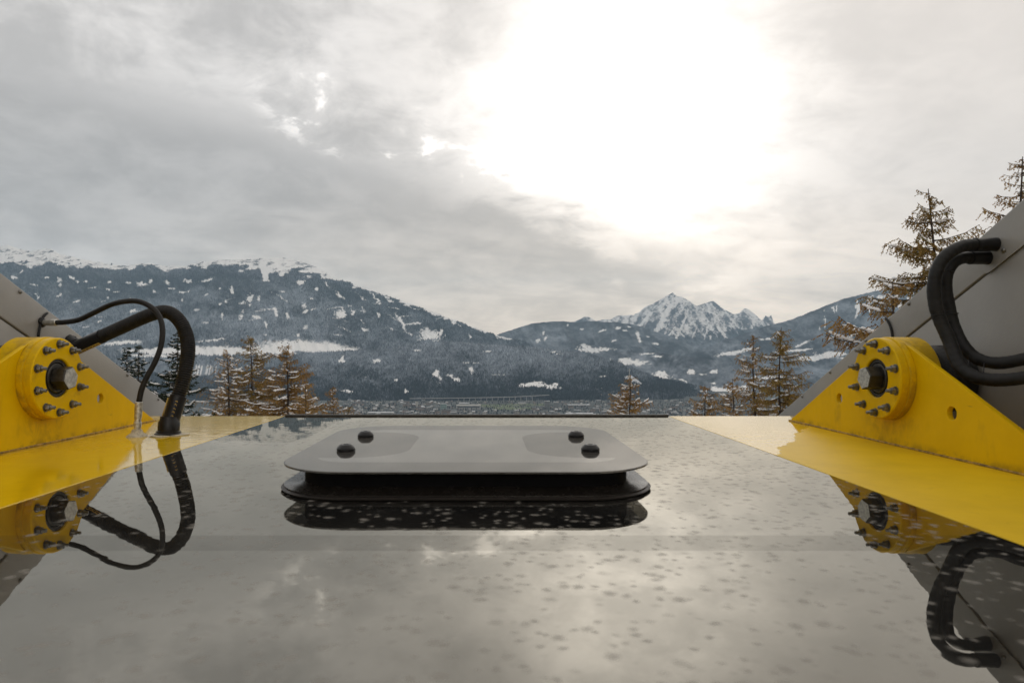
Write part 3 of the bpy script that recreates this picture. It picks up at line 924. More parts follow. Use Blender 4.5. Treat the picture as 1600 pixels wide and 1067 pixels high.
def block(name, px, py, wpx, hpx, depth, wm, rm, label, cat, floors=0, gap=4.0):
    """larger building in the valley, size given by how wide/high it looks"""
    p = pix_on_floor(px, py)
    s_ = p.y / F
    root = empty(name, p, label, cat)
    wx, h = wpx * s_, hpx * s_
    bm = bmesh.new(); add_box(bm, p.x - wx / 2, p.x + wx / 2, p.y, p.y + depth, p.z - 2, p.z + h)
    obj('wall', bm, wm, root)
    bm = bmesh.new(); add_box(bm, p.x - wx / 2 - 1, p.x + wx / 2 + 1, p.y - 1, p.y + depth + 1, p.z + h + .02, p.z + h + 2.2)
    obj('roof', bm, rm, root)
    for k in range(floors):
        z = p.z + h * (k + 0.35) / floors
        bm = bmesh.new(); add_box(bm, p.x - wx * .46, p.x + wx * .46, p.y - .25, p.y - .02, z, z + h * .4 / floors)
        obj('window', bm, M['window_band'], root)
    return root


block('exhibition_hall', 594, 648, 40, 3.2, 60, M['wall_pale'], M['snow_roof'], 'long low white hall with snowy roof in the far town left of centre', 'hall', 1)
block('stadium_building', 732, 639, 38, 5.5, 80, M['concrete'], M['wall_pale'], 'wide grey stadium building with flat pale roof below the viaduct', 'stadium', 1)
block('stadium_gallery', 725, 634, 16, 4, 50, M['concrete'], M['snow_roof'], 'short raised pale block rising behind the grey stadium roof', 'building', 1)
block('glass_office', 693, 640, 9, 9, 25, M['green_glass'], M['snow_roof'], 'tall pale green glazed building in the far town', 'office', 3)
block('brick_office', 697, 648, 15, 7, 30, M['wall_warm'], M['dark_roof'], 'reddish brown block below the pale green building in the far town', 'office', 3)
block('apartment_tower', 855, 638, 8, 11, 22, M['wall_grey'], M['snow_roof'], 'grey apartment tower, left one of the close pair right of the green meadow', 'tower block', 5)
block('apartment_tower', 869, 639, 7, 10, 22, M['wall_grey'], M['snow_roof'], 'grey apartment tower, right one of the close pair right of the green meadow', 'tower block', 5)
block('white_tower', 808, 648, 5, 7, 18, M['wall_pale'], M['snow_roof'], 'narrow white tower block at the roof edge, left of two', 'tower block', 3)
block('white_tower', 835, 648, 3, 6, 15, M['wall_pale'], M['snow_roof'], 'very narrow white tower block at the roof edge, right of two', 'tower block', 3)
block('white_warehouse', 816, 632, 12, 2.6, 30, M['wall_pale'], M['snow_roof'], 'small bright white warehouse beside the green meadow', 'warehouse', 0)
block('long_warehouse', 906, 649, 42, 2.6, 60, M['wall_pale'], M['snow_roof'], 'long low white warehouse at the roof edge right of centre', 'warehouse', 0)
block('long_warehouse', 905, 635, 34, 2.2, 60, M['wall_grey'], M['snow_roof'], 'long grey warehouse under the wooded slope right of the tower pair', 'warehouse', 0)
block('church_tower', 651, 636, 3, 9, 10, M['wall_pale'], M['dark_roof'], 'pale slim church tower among the roofs of the far town', 'church tower', 0)

bm = bmesh.new()
for (xa, xb, ya, yb) in ((752, 800, 632, 636), (796, 850, 631, 634), (770, 830, 636, 640)):
    p0, p1 = pix_on_floor(xa, yb), pix_on_floor(xb, ya)
    add_box(bm, p0.x, p1.x, p0.y, p1.y, VZ - 1, VZ + 0.6 + 0.3 * (xa % 3))
tag(obj('meadow', bm, M['meadow']), kind='structure')

# viaduct along the foot of the hill
vr = empty('road_viaduct', pix_on_floor(760, 627), 'long thin concrete viaduct on many slim piers along the foot of the wooded hill', 'viaduct')
bm = bmesh.new()
dpts = [P(x, y, 5850) for x, y in ((640, 622.5), (700, 622), (760, 621), (800, 620), (830, 618.5), (858, 617))]
for a, b_ in zip(dpts, dpts[1:]):
    vs = [bm.verts.new(p + Vector((0, oy, oz))) for p in (a, b_) for oy in (0, 14) for oz in (-3.4, 1.8)]
    for f in ((0, 1, 5, 4), (2, 6, 7, 3), (1, 3, 7, 5), (0, 4, 6, 2)):
        bm.faces.new([vs[i] for i in f])
bmesh.ops.remove_doubles(bm, verts=bm.verts, dist=0.01)
bmesh.ops.recalc_face_normals(bm, faces=bm.faces[:])
obj('deck', bm, M['concrete'], vr)
for i in range(14):
    x_ = 716 + i * 8.9
    top = P(x_, np.interp(x_, [640, 700, 760, 800, 830, 858], [623, 622.5, 621.5, 620.5, 619, 617.5]), 5857)
    bm = bmesh.new()
    add_box(bm, top.x - 2.4, top.x + 2.4, top.y - 3, top.y + 3, top.z - 48, top.z - 3)
    obj('pier', bm, M['concrete'], vr)

# ski jump on the lower hill
jp = slope_point(HM, 984, 590)
jr = empty('ski_jump', jp, 'pale ski jump tower with a white landing slope on the wooded hill', 'ski jump')
s_ = jp.y / F
bm = bmesh.new()
add_box(bm, jp.x - 6, jp.x + 3, jp.y - 4, jp.y + 4, jp.z - 20, jp.z + 14 * s_)
bevel(bm, 1.5)
obj('tower', bm, M['wall_pale'], jr)
bm = bmesh.new()
bmesh.ops.create_cone(bm, segments=20, radius1=11, radius2=13, depth=9, cap_ends=True, matrix=Matrix.Translation((jp.x - 1.5, jp.y, jp.z + 11.5 * s_)))
obj('lookout_head', bm, M['concrete'], jr)
bm = bmesh.new()
ramp = [((976, 588), (986, 586)), ((977, 594), (994, 592)), ((984, 600), (1002, 598)), ((990, 606), (1010, 604))]
vs = []
for (a, b_) in ramp:
    pa, pb = P(*a, jp.y - 60 - (a[1] - 588) * 16), P(*b_, jp.y - 60 - (b_[1] - 588) * 16)
    vs.append([bm.verts.new(pa), bm.verts.new(pb), bm.verts.new(pb + Vector((0, 40, -60))), bm.verts.new(pa + Vector((0, 40, -60)))])
for a, b_ in zip(vs, vs[1:]):
    for k in range(4):
        bm.faces.new((a[k], a[(k + 1) % 4], b_[(k + 1) % 4], b_[k]))
bm.faces.new(vs[0]); bm.faces.new(list(reversed(vs[-1])))
bmesh.ops.recalc_face_normals(bm, faces=bm.faces[:])
obj('landing_slope', bm, M['snow_roof'], jr)


# ------------------------------------------------------------------ trees
def leaf_mat(name, cols):
    m_, t, b = new_mat(name)
    at = t.node('ShaderNodeAttribute', attribute_name='tone')
    rp = t.node('ShaderNodeValToRGB')
    t.l.new(at.outputs['Fac'], rp.inputs[0])
    e = rp.color_ramp.elements
    e[0].position, e[0].color = 0.0, (*cols[0], 1)
    e[1].position, e[1].color = 1.0, (*cols[-1], 1)
    for i, c_ in enumerate(cols[1:-1]):
        q = e.new((i + 1) / (len(cols) - 1)); q.color = (*c_, 1)
    t.l.new(rp.outputs[0], b.inputs['Base Color'])
    b.inputs['Roughness'].default_value = 0.8
    b.inputs['Specular IOR Level'].default_value = 0.15
    tr = t.node('ShaderNodeBsdfTranslucent')
    t.l.new(rp.outputs[0], tr.inputs[0])
    mx = t.node('ShaderNodeMixShader')
    mx.inputs[0].default_value = 0.35
    t.l.new(b.outputs[0], mx.inputs[1]); t.l.new(tr.outputs[0], mx.inputs[2])
    t.l.new(mx.outputs[0], m_.node_tree.nodes['Material Output'].inputs[0])
    return m_


M['larch'] = leaf_mat('larch_needles', [(0.16, 0.10, 0.045), (0.29, 0.175, 0.065), (0.41, 0.255, 0.09), (0.30, 0.22, 0.085)])
M['larch_green'] = leaf_mat('larch_needles_olive', [(0.14, 0.09, 0.036), (0.31, 0.19, 0.058), (0.31, 0.22, 0.07), (0.22, 0.19, 0.06)])
M['spruce'] = leaf_mat('spruce_needles', [(0.012, 0.018, 0.012), (0.025, 0.035, 0.02), (0.04, 0.05, 0.028)])
M['bark'] = simple('larch_bark', (0.055, 0.042, 0.033), 0.9, 0, 0.35, 8.0, 0.2, 0.8, 30)
M['snow'] = simple('fresh_snow', (0.80, 0.80, 0.80), 0.7, 0, 0.04, 5.0, 0.3)


def conifer(name, px, ytop, d, label, kind='larch', crown=8.0, spread=0.34, seed=0, density=1.0, leafm='larch', snow=0.35, group=None, lean=0.0, start=0.0, maxlen=3.0, drop=None):
    """tapered trunk, whorled limbs, hanging twigs with needle tufts, snow lying on the limbs"""
    r = random.Random(seed)
    if drop is None:
        drop = 0.10 if kind == 'larch' else 0.25
    top = P(px, ytop, d)
    gz = ground_z(d) - 0.5
    root = empty(name, (top.x - lean * (top.z - gz), d, gz), label, 'tree', group)
    Ht = top.z - gz

    def trunk_p(z):
        k = (z - gz) / Ht
        return Vector((top.x - lean * (top.z - z) + 0.05 * math.sin(z * 0.9 + seed), d + 0.05 * math.cos(z * 0.8), z))
    bt = bmesh.new()
    pts = [trunk_p(gz + Ht * k / 24) for k in range(25)]
    add_tube(bt, pts, lambda i, n, a: 0.008 + 0.011 * Ht * (1 - i / (n - 1)) ** 0.9, 8)
    NV, NF, NT_ = [], [], []
    bs = bmesh.new()
    z = top.z - 0.10
    while top.z - z < crown:
        dist = top.z - z
        L0 = min(maxlen, 0.16 + spread * dist ** 0.85)
        nb = r.choice((3, 4, 5))
        for _ in range(nb):
            if r.random() > 0.92:
                continue
            az = r.uniform(0, 6.283)
            L = L0 * r.uniform(0.45, 1.12)
            o_ = trunk_p(z + r.uniform(-0.1, 0.1))
            dirh = Vector((math.cos(az), math.sin(az), 0))
            side = Vector((-math.sin(az), math.cos(az), 0))
            rise = 0.35 * max(0, 1 - dist / 2.5) if kind == 'larch' else 0.1
            bp = []
            nseg = 7
            sw = r.uniform(-.15, .15)
            for k in range(nseg + 1):
                t_ = k / nseg
                dz_ = rise * L * t_ - drop * L * math.sin(t_ * 2.3) * (0.7 + 0.3 * r.random()) + 0.10 * L * t_ ** 3
                bp.append(o_ + dirh * L * t_ + side * sw * L * t_ * t_ + Vector((0, 0, dz_)))
            add_tube(bt, bp, lambda i, n, a: 0.004 + 0.010 * L * (1 - i / (n - 1)), 4, False)
            # twigs and needles
            ntw = max(5, int(L * 24 * density))
            for q in range(ntw):
                t_ = (q + r.random()) / ntw
                if t_ < 0.10 and L > 0.5:
                    continue
                f_ = t_ * nseg
                i0 = min(int(f_), nseg - 1)
                b0 = bp[i0].lerp(bp[i0 + 1], f_ - i0)
                if kind == 'larch':
                    tl = r.uniform(0.10, 0.34) * min(1, 0.35 + L / 1.6)
                    td = (dirh * r.uniform(0.0, 0.7) + side * r.uniform(-0.85, 0.85) + Vector((0, 0, -r.uniform(0.15, 1.0)))).normalized()
                else:
                    tl = r.uniform(0.15, 0.45) * min(1, 0.3 + L / 2) * (1.25 - 0.8 * t_)
                    td = (dirh * r.uniform(0.35, 1) + side * r.choice((-1, 1)) * r.uniform(0.4, 1.0) + Vector((0, 0, -r.uniform(0.0, 0.45)))).normalized()
                e0 = b0 + td * tl
                bt_v = [b0 + side * .004, b0 - side * .004, e0]
                bt.faces.new([bt.verts.new(x_) for x_ in bt_v])
                nn = max(3, int(tl * max(1.0, 28.0 / d) * (58 if kind == 'larch' else 36)))
                tone = min(1, max(0, r.gauss(0.5, 0.25)))
                for s_ in range(nn):
                    c0 = b0.lerp(e0, (s_ + r.random()) / nn)
                    nl = min(1.0, (d / 28.0) ** 0.55) * r.uniform(0.022, 0.05) if kind == 'larch' else r.uniform(0.04, 0.08)
                    rv = Vector((r.gauss(0, 1), r.gauss(0, 1), r.gauss(-0.3, 0.8))).normalized()
                    if kind != 'larch':
                        rv = (rv + td).normalized()
                    wv = rv.cross(Vector((r.gauss(0, 1), r.gauss(0, 1), r.gauss(0, 1)))).normalized() * nl * (0.36 if kind == 'larch' else 0.32)
                    i_ = len(NV)
                    NV.extend([c0 - wv, c0 + wv, c0 + wv * .6 + rv * nl, c0 - wv * .6 + rv * nl])
                    NF.append((i_, i_ + 1, i_ + 2, i_ + 3))
                    tt = min(1, max(0, tone + r.gauss(0, 0.12)))
                    NT_.extend([tt] * 4)
            # snow lying along the limb
            for _s in range(2) if (r.random() < snow and L > 0.3) else ():
                a0 = r.uniform(0.05, 0.75); a1 = min(1.0, a0 + r.uniform(0.15, 0.4))
                sp = []
                ns_ = 7
                for k in range(ns_ + 1):
                    f_ = (a0 + (a1 - a0) * k / ns_) * nseg
                    i0 = min(int(f_), nseg - 1)
                    sp.append(bp[i0].lerp(bp[i0 + 1], f_ - i0) + Vector((0, 0, 0.018 + 0.01 * L)) + side * r.uniform(-.02, .02))
                base_r = r.uniform(0.012, 0.034) * min(1.4, 0.5 + L * 0.5)
                ph = r.uniform(0, 6)
                add_tube(bs, sp, lambda i, n, a: base_r * (0.25 + math.sin(math.pi * (i + .4) / (n - .2)) ** 0.6) * (1 + 0.35 * math.sin(i * 2.3 + ph)), 6)
                if r.random() < 0.5:
                    for _k in range(r.randint(1, 3)):
                        c0 = r.choice(sp) + side * r.uniform(-.12, .12) * L + Vector((0, 0, -.03))
                        bmesh.ops.create_icosphere(bs, subdivisions=1, radius=base_r * r.uniform(0.8, 1.7), matrix=Matrix.Translation(c0) @ Matrix.Diagonal((1.4, 1.2, 0.6, 1)))
        z -= r.uniform(0.11, 0.20) * (1.0 if kind == 'larch' else 0.9)
    obj('trunk', bt, M['bark'], root, 180)
    cr_ = np_mesh('crown', np.array([tuple(v_) for v_ in NV]), NF, M[leafm], root, False, {'tone': NT_})
    cr_.location = -root.location
    if len(bs.verts):                       # the snow lies on the crown and belongs to it
        for f in bs.faces:
            f.material_index = 1; f.smooth = True
        tm = bpy.data.meshes.new('tmp'); bs.to_mesh(tm)
        bj = bmesh.new(); bj.from_mesh(cr_.data); bj.from_mesh(tm)
        bj.to_mesh(cr_.data); bj.free()
        bpy.data.meshes.remove(tm)
        cr_.data.materials.append(M['snow'])
    bs.free()
    return root


conifer('spruce_tree', 199, 541, 34, 'small dark spruce with snow, leftmost beside the grey beam', 'spruce', 4.5, 0.30, 11, 1.0, 'spruce', 0.8, maxlen=1.1)
conifer('spruce_tree', 217, 538, 32, 'dark snowy spruce between the two black hoses', 'spruce', 4.5, 0.36, 12, 1.0, 'spruce', 0.85, maxlen=1.4)
conifer('spruce_tree', 276, 514, 29, 'tallest dark spruce with snowy boughs behind the thick ribbed hose', 'spruce', 5, 0.42, 13, 1.1, 'spruce', 1.0, maxlen=1.9)
conifer('larch_tree', 352, 546, 33, 'thin half bare larch, left one of the trio beyond the roof edge', 'larch', 4.2, 0.72, 21, 0.4, 'larch', 0.9, lean=-0.07, maxlen=2.1)
conifer('larch_tree', 392, 524, 35, 'tall olive brown larch in the middle of the trio left of the hatch', 'larch', 5, 0.70, 22, 0.95, 'larch_green', 0.6, maxlen=2.0)
conifer('larch_tree', 449, 540, 33, 'full orange brown larch on the right of the trio beyond the roof edge', 'larch', 4.5, 0.80, 23, 1.25, 'larch', 0.75, maxlen=2.3)
conifer('larch_tree', 520, 605, 38, 'small rusty larch top standing alone right of the larch trio', 'larch', 2.6, 0.62, 24, 0.9, 'larch', 0.75, maxlen=1.2)
conifer('larch_tree', 479, 596, 30, 'low orange larch tucked against the right of the larch trio', 'larch', 2.4, 0.55, 25, 1.0, 'larch', 0.5, maxlen=1.1)
conifer('larch_tree', 546, 633, 36, 'tip of a small larch just showing over the roof edge', 'larch', 2, 0.6, 26, 1.0, 'larch_green', 0.7, maxlen=0.9)
conifer('larch_tree', 984, 586, 27, 'snow laden larch top over the rear roof edge right of the hatch', 'larch', 2.4, 0.58, 27, 1.1, 'larch', 1.0, maxlen=1.1)
conifer('larch_tree', 1100, 601, 28, 'low brown larch with snow beyond the far corner of the right yellow deck', 'larch', 2.6, 0.55, 28, 1.1, 'larch', 0.75, maxlen=1.2)
conifer('larch_tree', 1145, 592, 26, 'short rusty larch between the low brown one and the tall pair', 'larch', 2.6, 0.60, 29, 0.75, 'larch', 0.6, maxlen=1.2)
conifer('larch_tree', 1179, 524, 28, 'thin sparse brown larch, left one of the tall pair', 'larch', 4.5, 0.50, 30, 0.6, 'larch', 0.5, maxlen=1.2)
conifer('larch_tree', 1220, 511, 26, 'full golden brown larch with snowy limbs, right one of the tall pair', 'larch', 4.4, 0.62, 31, 1.15, 'larch_green', 0.5, maxlen=1.3)
conifer('larch_tree', 1451, 296, 15, 'tallest larch showing against the bright sky above the right grey beam', 'larch', 4.4, 0.66, 32, 1.35, 'larch_green', 0.35, maxlen=1.5, lean=-0.07)
conifer('larch_tree', 1395, 440, 12, 'dense rusty larch with snowy boughs against the right grey beam', 'larch', 2.8, 1.1, 33, 1.2, 'larch', 0.95, maxlen=1.15)
conifer('larch_tree', 1594, 246, 14, 'sparse larch top at the right edge of the picture', 'larch', 4.4, 0.50, 34, 1.0, 'larch', 0.3, maxlen=1.2)

# ------------------------------------------------------------------ the car roof
XL, XR = -1.056, 0.942            # glass edges
BL, BR = -1.62, 1.472             # bracket plates
OL, OR_ = -1.80, 1.645            # outer deck edges
YB = 3.41                         # rear edge
YF = -2.2
car = empty('funicular_car', (-0.06, 1.0, 0), 'funicular car roof of dark glass with yellow side decks and pivot brackets', 'funicular car')

bm = bmesh.new()
add_box(bm, XL + 0.003, XR - 0.003, YF, YB - 0.012, -0.02, 0.0)
obj('roof_glass', bm, M['glass'], car)
for nm, xa, xb in (('side_deck', OL, XL - 0.001), ('side_deck', XR + 0.001, OR_)):
    bm = bmesh.new()
    add_box(bm, xa, xb, YF, YB, -0.05, 0.0005)
    obj(nm, bevel(bm, 0.002), M['deck'], car)
bm = bmesh.new()
add_box(bm, XL - 0.0, XR + 0.0, YF + 0.01, YB - 0.03, -0.06, -0.022)
obj('sealing_strip', bm, M['rubber'], car)
bm = bmesh.new()
add_box(bm, XL + 0.004, XR - 0.004, YB - 0.010, YB + 0.014, -0.05, 0.0085)
obj('rear_trim', bevel(bm, 0.003), M['dark_steel'], car)
# car body below the roof, hidden from here
bm = bmesh.new()
add_box(bm, OL + 0.03, OR_ - 0.03, YF + 0.02, YB - 0.02, -2.35, -0.065)
obj('car_body', bevel(bm, 0.05), M['grey'], car)

PC, PZ, PR = 2.385, 0.241, 0.149   # pivot centre (depth, height) and flange radius


def bracket(side):
    xp = BR if side > 0 else BL
    inn = -side                     # direction from the plate toward the roof middle
    th = 0.016
    # outline: two feet, tangents to the rounded top
    def tangent(fy, sgn):
        dy_, dz_ = fy - PC, -PZ
        dd = math.hypot(dy_, dz_); r_ = PR - 0.002
        base = math.atan2(dz_, dy_); al = math.acos(r_ / dd)
        return base - sgn * al
    a0 = tangent(3.175, -1); a1 = tangent(1.565, 1)
    a0 = a0 % (2 * math.pi); a1 = a1 % (2 * math.pi)
    arc = [(PC + (PR - .002) * math.cos(a0 + (a1 - a0) * k / 20), PZ + (PR - .002) * math.sin(a0 + (a1 - a0) * k / 20)) for k in range(21)]
    cu = bpy.data.curves.new('plate', 'CURVE')
    cu.dimensions = '2D'; cu.fill_mode = 'BOTH'; cu.extrude = th / 2; cu.bevel_depth = 0.0012; cu.bevel_resolution = 1
    def spl(pts):
        s = cu.splines.new('POLY'); s.points.add(len(pts) - 1); s.use_cyclic_u = True
        for p_, q in zip(s.points, pts): p_.co = (q[0], q[1], 0, 1)
    spl([(1.565, 0.0), (3.175, 0.0)] + arc)
    for (hy, hz) in ((2.726, 0.141), (2.066, 0.143)):
        spl([(hy + 0.023 * math.cos(2 * math.pi * k / 28), hz + 0.023 * math.sin(2 * math.pi * k / 28)) for k in range(28)])
    tmp = bpy.data.objects.new('tmp', cu)
    me = bpy.data.meshes.new_from_object(tmp)
    bpy.data.objects.remove(tmp)
    # curve plane (x,y) -> world (y,z)
    me.transform(Matrix(((0, 0, 1, xp), (1, 0, 0, 0), (0, 1, 0, 0.001), (0, 0, 0, 1))))
    me.materials.clear(); me.materials.append(M['yellow'])
    me.name = 'pivot_bracket'
    br = bpy.data.objects.new('pivot_bracket', me)
    link(br, car)
    br.location = -car.location
    br['label'] = 'yellow triangular bracket plate on the %s deck with a bolted round flange' % ('right' if side > 0 else 'left')

    def A(off):
        return axis_matrix((xp + inn * off, PC, PZ), (inn, 0, 0))
    # two layered flange with the dark bore
    bm = bmesh.new()
    add_lathe(bm, [(0.10, 0.008), (PR - .001, 0.008), (PR + .001, 0.010), (PR + .001, 0.026), (PR - 0.002, 0.029), (PR - 0.005, 0.030), (PR - 0.005, 0.032), (PR - 0.002, 0.033), (PR - 0.002, 0.056), (PR - 0.006, 0.060), (0.074, 0.060), (0.070, 0.057), (0.070, 0.02)], A(0), 64, False)
    obj('flange', bm, M['yellow'], br, 35)
    bm = bmesh.new()
    add_lathe(bm, [(0.0, 0.022), (0.0695, 0.022), (0.0695, 0.052), (0.058, 0.052), (0.055, 0.040), (0.0, 0.040)], A(0), 48, False)
    obj('bearing_ring', bm, M['dark_steel'], br, 35)
    bm = bmesh.new()
    add_lathe(bm, [(0.054, 0.038), (0.054, 0.052), (0.050, 0.055), (0.0, 0.055)], A(0), 40, False)
    add_lathe(bm, [(0.040, 0.055), (0.044, 0.057), (0.044, 0.100), (0.040, 0.104), (0.0, 0.104)], A(0), 6, False, mats=[0, 0, 0, 1], phase=R(12))
    cb = obj('centre_bolt', bm, [M['dark_steel'], M['bright_steel']], br, 20)
    # boss on the far side and the axle into the beam
    bm = bmesh.new()
    add_lathe(bm, [(0.05, -0.009), (PR, -0.009), (PR, -0.078), (PR - 0.006, -0.084), (0.05, -0.084)], A(0), 56, False)
    obj('boss', bm, M['yellow'], br, 35)
    bm = bmesh.new()
    add_lathe(bm, [(0.105, -0.08), (0.105, -0.13), (0.12, -0.15), (0.12, -0.228)], A(0), 40, True)
    obj('axle_collar', bm, M['rubber'], br, 35)
    bm = bmesh.new()
    pts = [Vector((xp + inn * 0.0085, y_ / 100, 0.003)) for y_ in range(156, 319, 2)]
    rr = random.Random(5)
    add_tube(bm, pts, lambda i, n, a: 0.0045 + rr.uniform(-.0006, .0006), 6)
    obj('weld_seam', bm, M['weld'], br, 180)
    stud0 = None
    for k in range(10):
        a_ = R(18 + 36 * k)
        # angle measured in the (depth, height) plane
        c0 = Vector((xp, PC + 0.124 * math.cos(a_), PZ + 0.124 * math.sin(a_)))
        if stud0 is None:
            bm = bmesh.new()
            Mx = axis_matrix((0, 0, 0), (inn, 0, 0))
            add_lathe(bm, [(0.0, 0.0605), (0.0155, 0.0605), (0.0155, 0.063), (0.0, 0.063)], Mx, 20, False)
            add_lathe(bm, [(0.0115, 0.063), (0.0125, 0.064), (0.0125, 0.076), (0.0112, 0.078), (0.0, 0.078)], Mx, 6, False, phase=0.3)
            add_lathe(bm, [(0.0065, 0.078)] + [(0.0065 - 0.0009 * (j % 2), 0.079 + 0.0011 * j) for j in range(13)] + [(0.005, 0.094), (0.0, 0.094)], Mx, 12, False)
            me = bpy.data.meshes.new('stud'); bm.to_mesh(me); bm.free()
            me.materials.append(M['steel']); me.shade_smooth(); me.set_sharp_from_angle(angle=R(30))
            stud0 = me
        so = bpy.data.objects.new('stud', stud0)
        link(so, br)
        so.location = c0
    return br


bracket(1)
bracket(-1)

# ------------------------------------------------------------------ roof hatch
HXC, HYC = -0.054, 1.946


def rrect(hx, hy, r_, n=14):
    pts = []
    for (sx, sy, a0) in ((1, 1, 0), (-1, 1, 90), (-1, -1, 180), (1, -1, 270)):
        for k in range(n + 1):
            a = R(a0 + 90 * k / n)
            pts.append((HXC + sx * (hx - r_) + r_ * math.cos(a), HYC + sy * (hy - r_) + r_ * math.sin(a)))
    return pts


def loft(bm, rings, cap_top=True, cap_bot=True):
    vr_ = [[bm.verts.new((x_, y_, z_)) for x_, y_ in rrect(hx, hy, r_)] for hx, hy, r_, z_ in rings]
    n = len(vr_[0])
    for a, b_ in zip(vr_, vr_[1:]):
        for k in range(n):
            bm.faces.new((a[k], a[(k + 1) % n], b_[(k + 1) % n], b_[k]))
    if cap_top: bm.faces.new(vr_[-1])
    if cap_bot: bm.faces.new(list(reversed(vr_[0])))
    return bm


HX, HY, HR = 0.458, 0.456, 0.185
bm = loft(bmesh.new(), [(0.398, 0.420, 0.11, 0.010), (0.398, 0.420, 0.11, 0.0605)])
hatch = obj('roof_hatch', bm, M['box_black'], car, 40)
hatch['label'] = 'square black roof hatch with rounded corners and a dark glass cover'
bm = loft(bmesh.new(), [(HX - .012, HY - .012, HR - .01, 0.0006), (HX + .004, HY + .004, HR, 0.002), (HX + .006, HY + .006, HR, 0.006), (HX + 0.002, HY + 0.002, HR, 0.0085)])
obj('rubber_seal', bm, M['seal'], hatch, 40)
bm = loft(bmesh.new(), [(HX - .006, HY - .006, HR, 0.0086), (HX, HY, HR, 0.0095), (HX, HY, HR, 0.0120), (HX - .006, HY - .006, HR - .004, 0.0140), (0.410, 0.430, 0.125, 0.0200), (0.400, 0.422, 0.115, 0.026)])
obj('base_flange', bm, M['flange'], hatch, 40)
bm = loft(bmesh.new(), [(HX - .002, HY - .002, HR, 0.0607), (HX, HY, HR, 0.0618), (HX, HY, HR, 0.0655), (HX - .0012, HY - .0012, HR, 0.0665)])
obj('cover_panel', bm, [M['cover']], hatch, 25)
kn = None
for kx in (-0.389, 0.282):
    for ky in (1.80, 2.09):
        if kn is None:
            bm = bmesh.new()
            add_lathe(bm, [(0.0, 0.0), (0.0245, 0.0), (0.0252, 0.002), (0.0252, 0.008), (0.0235, 0.010), (0.0238, 0.011), (0.022, 0.0135), (0.0165, 0.0195), (0.015, 0.0205), (0.0075, 0.0205), (0.0070, 0.016), (0.0, 0.016)], Matrix.Identity(4), 36, False)
            kn = bpy.data.meshes.new('knob'); bm.to_mesh(kn); bm.free()
            kn.materials.append(M['plastic']); kn.shade_smooth(); kn.set_sharp_from_angle(angle=R(28))
        o = bpy.data.objects.new('knob', kn)
        link(o, hatch)
        o.scale = (1.0, 1.0, 0.88)
        o.location = (kx, ky, 0.0666)


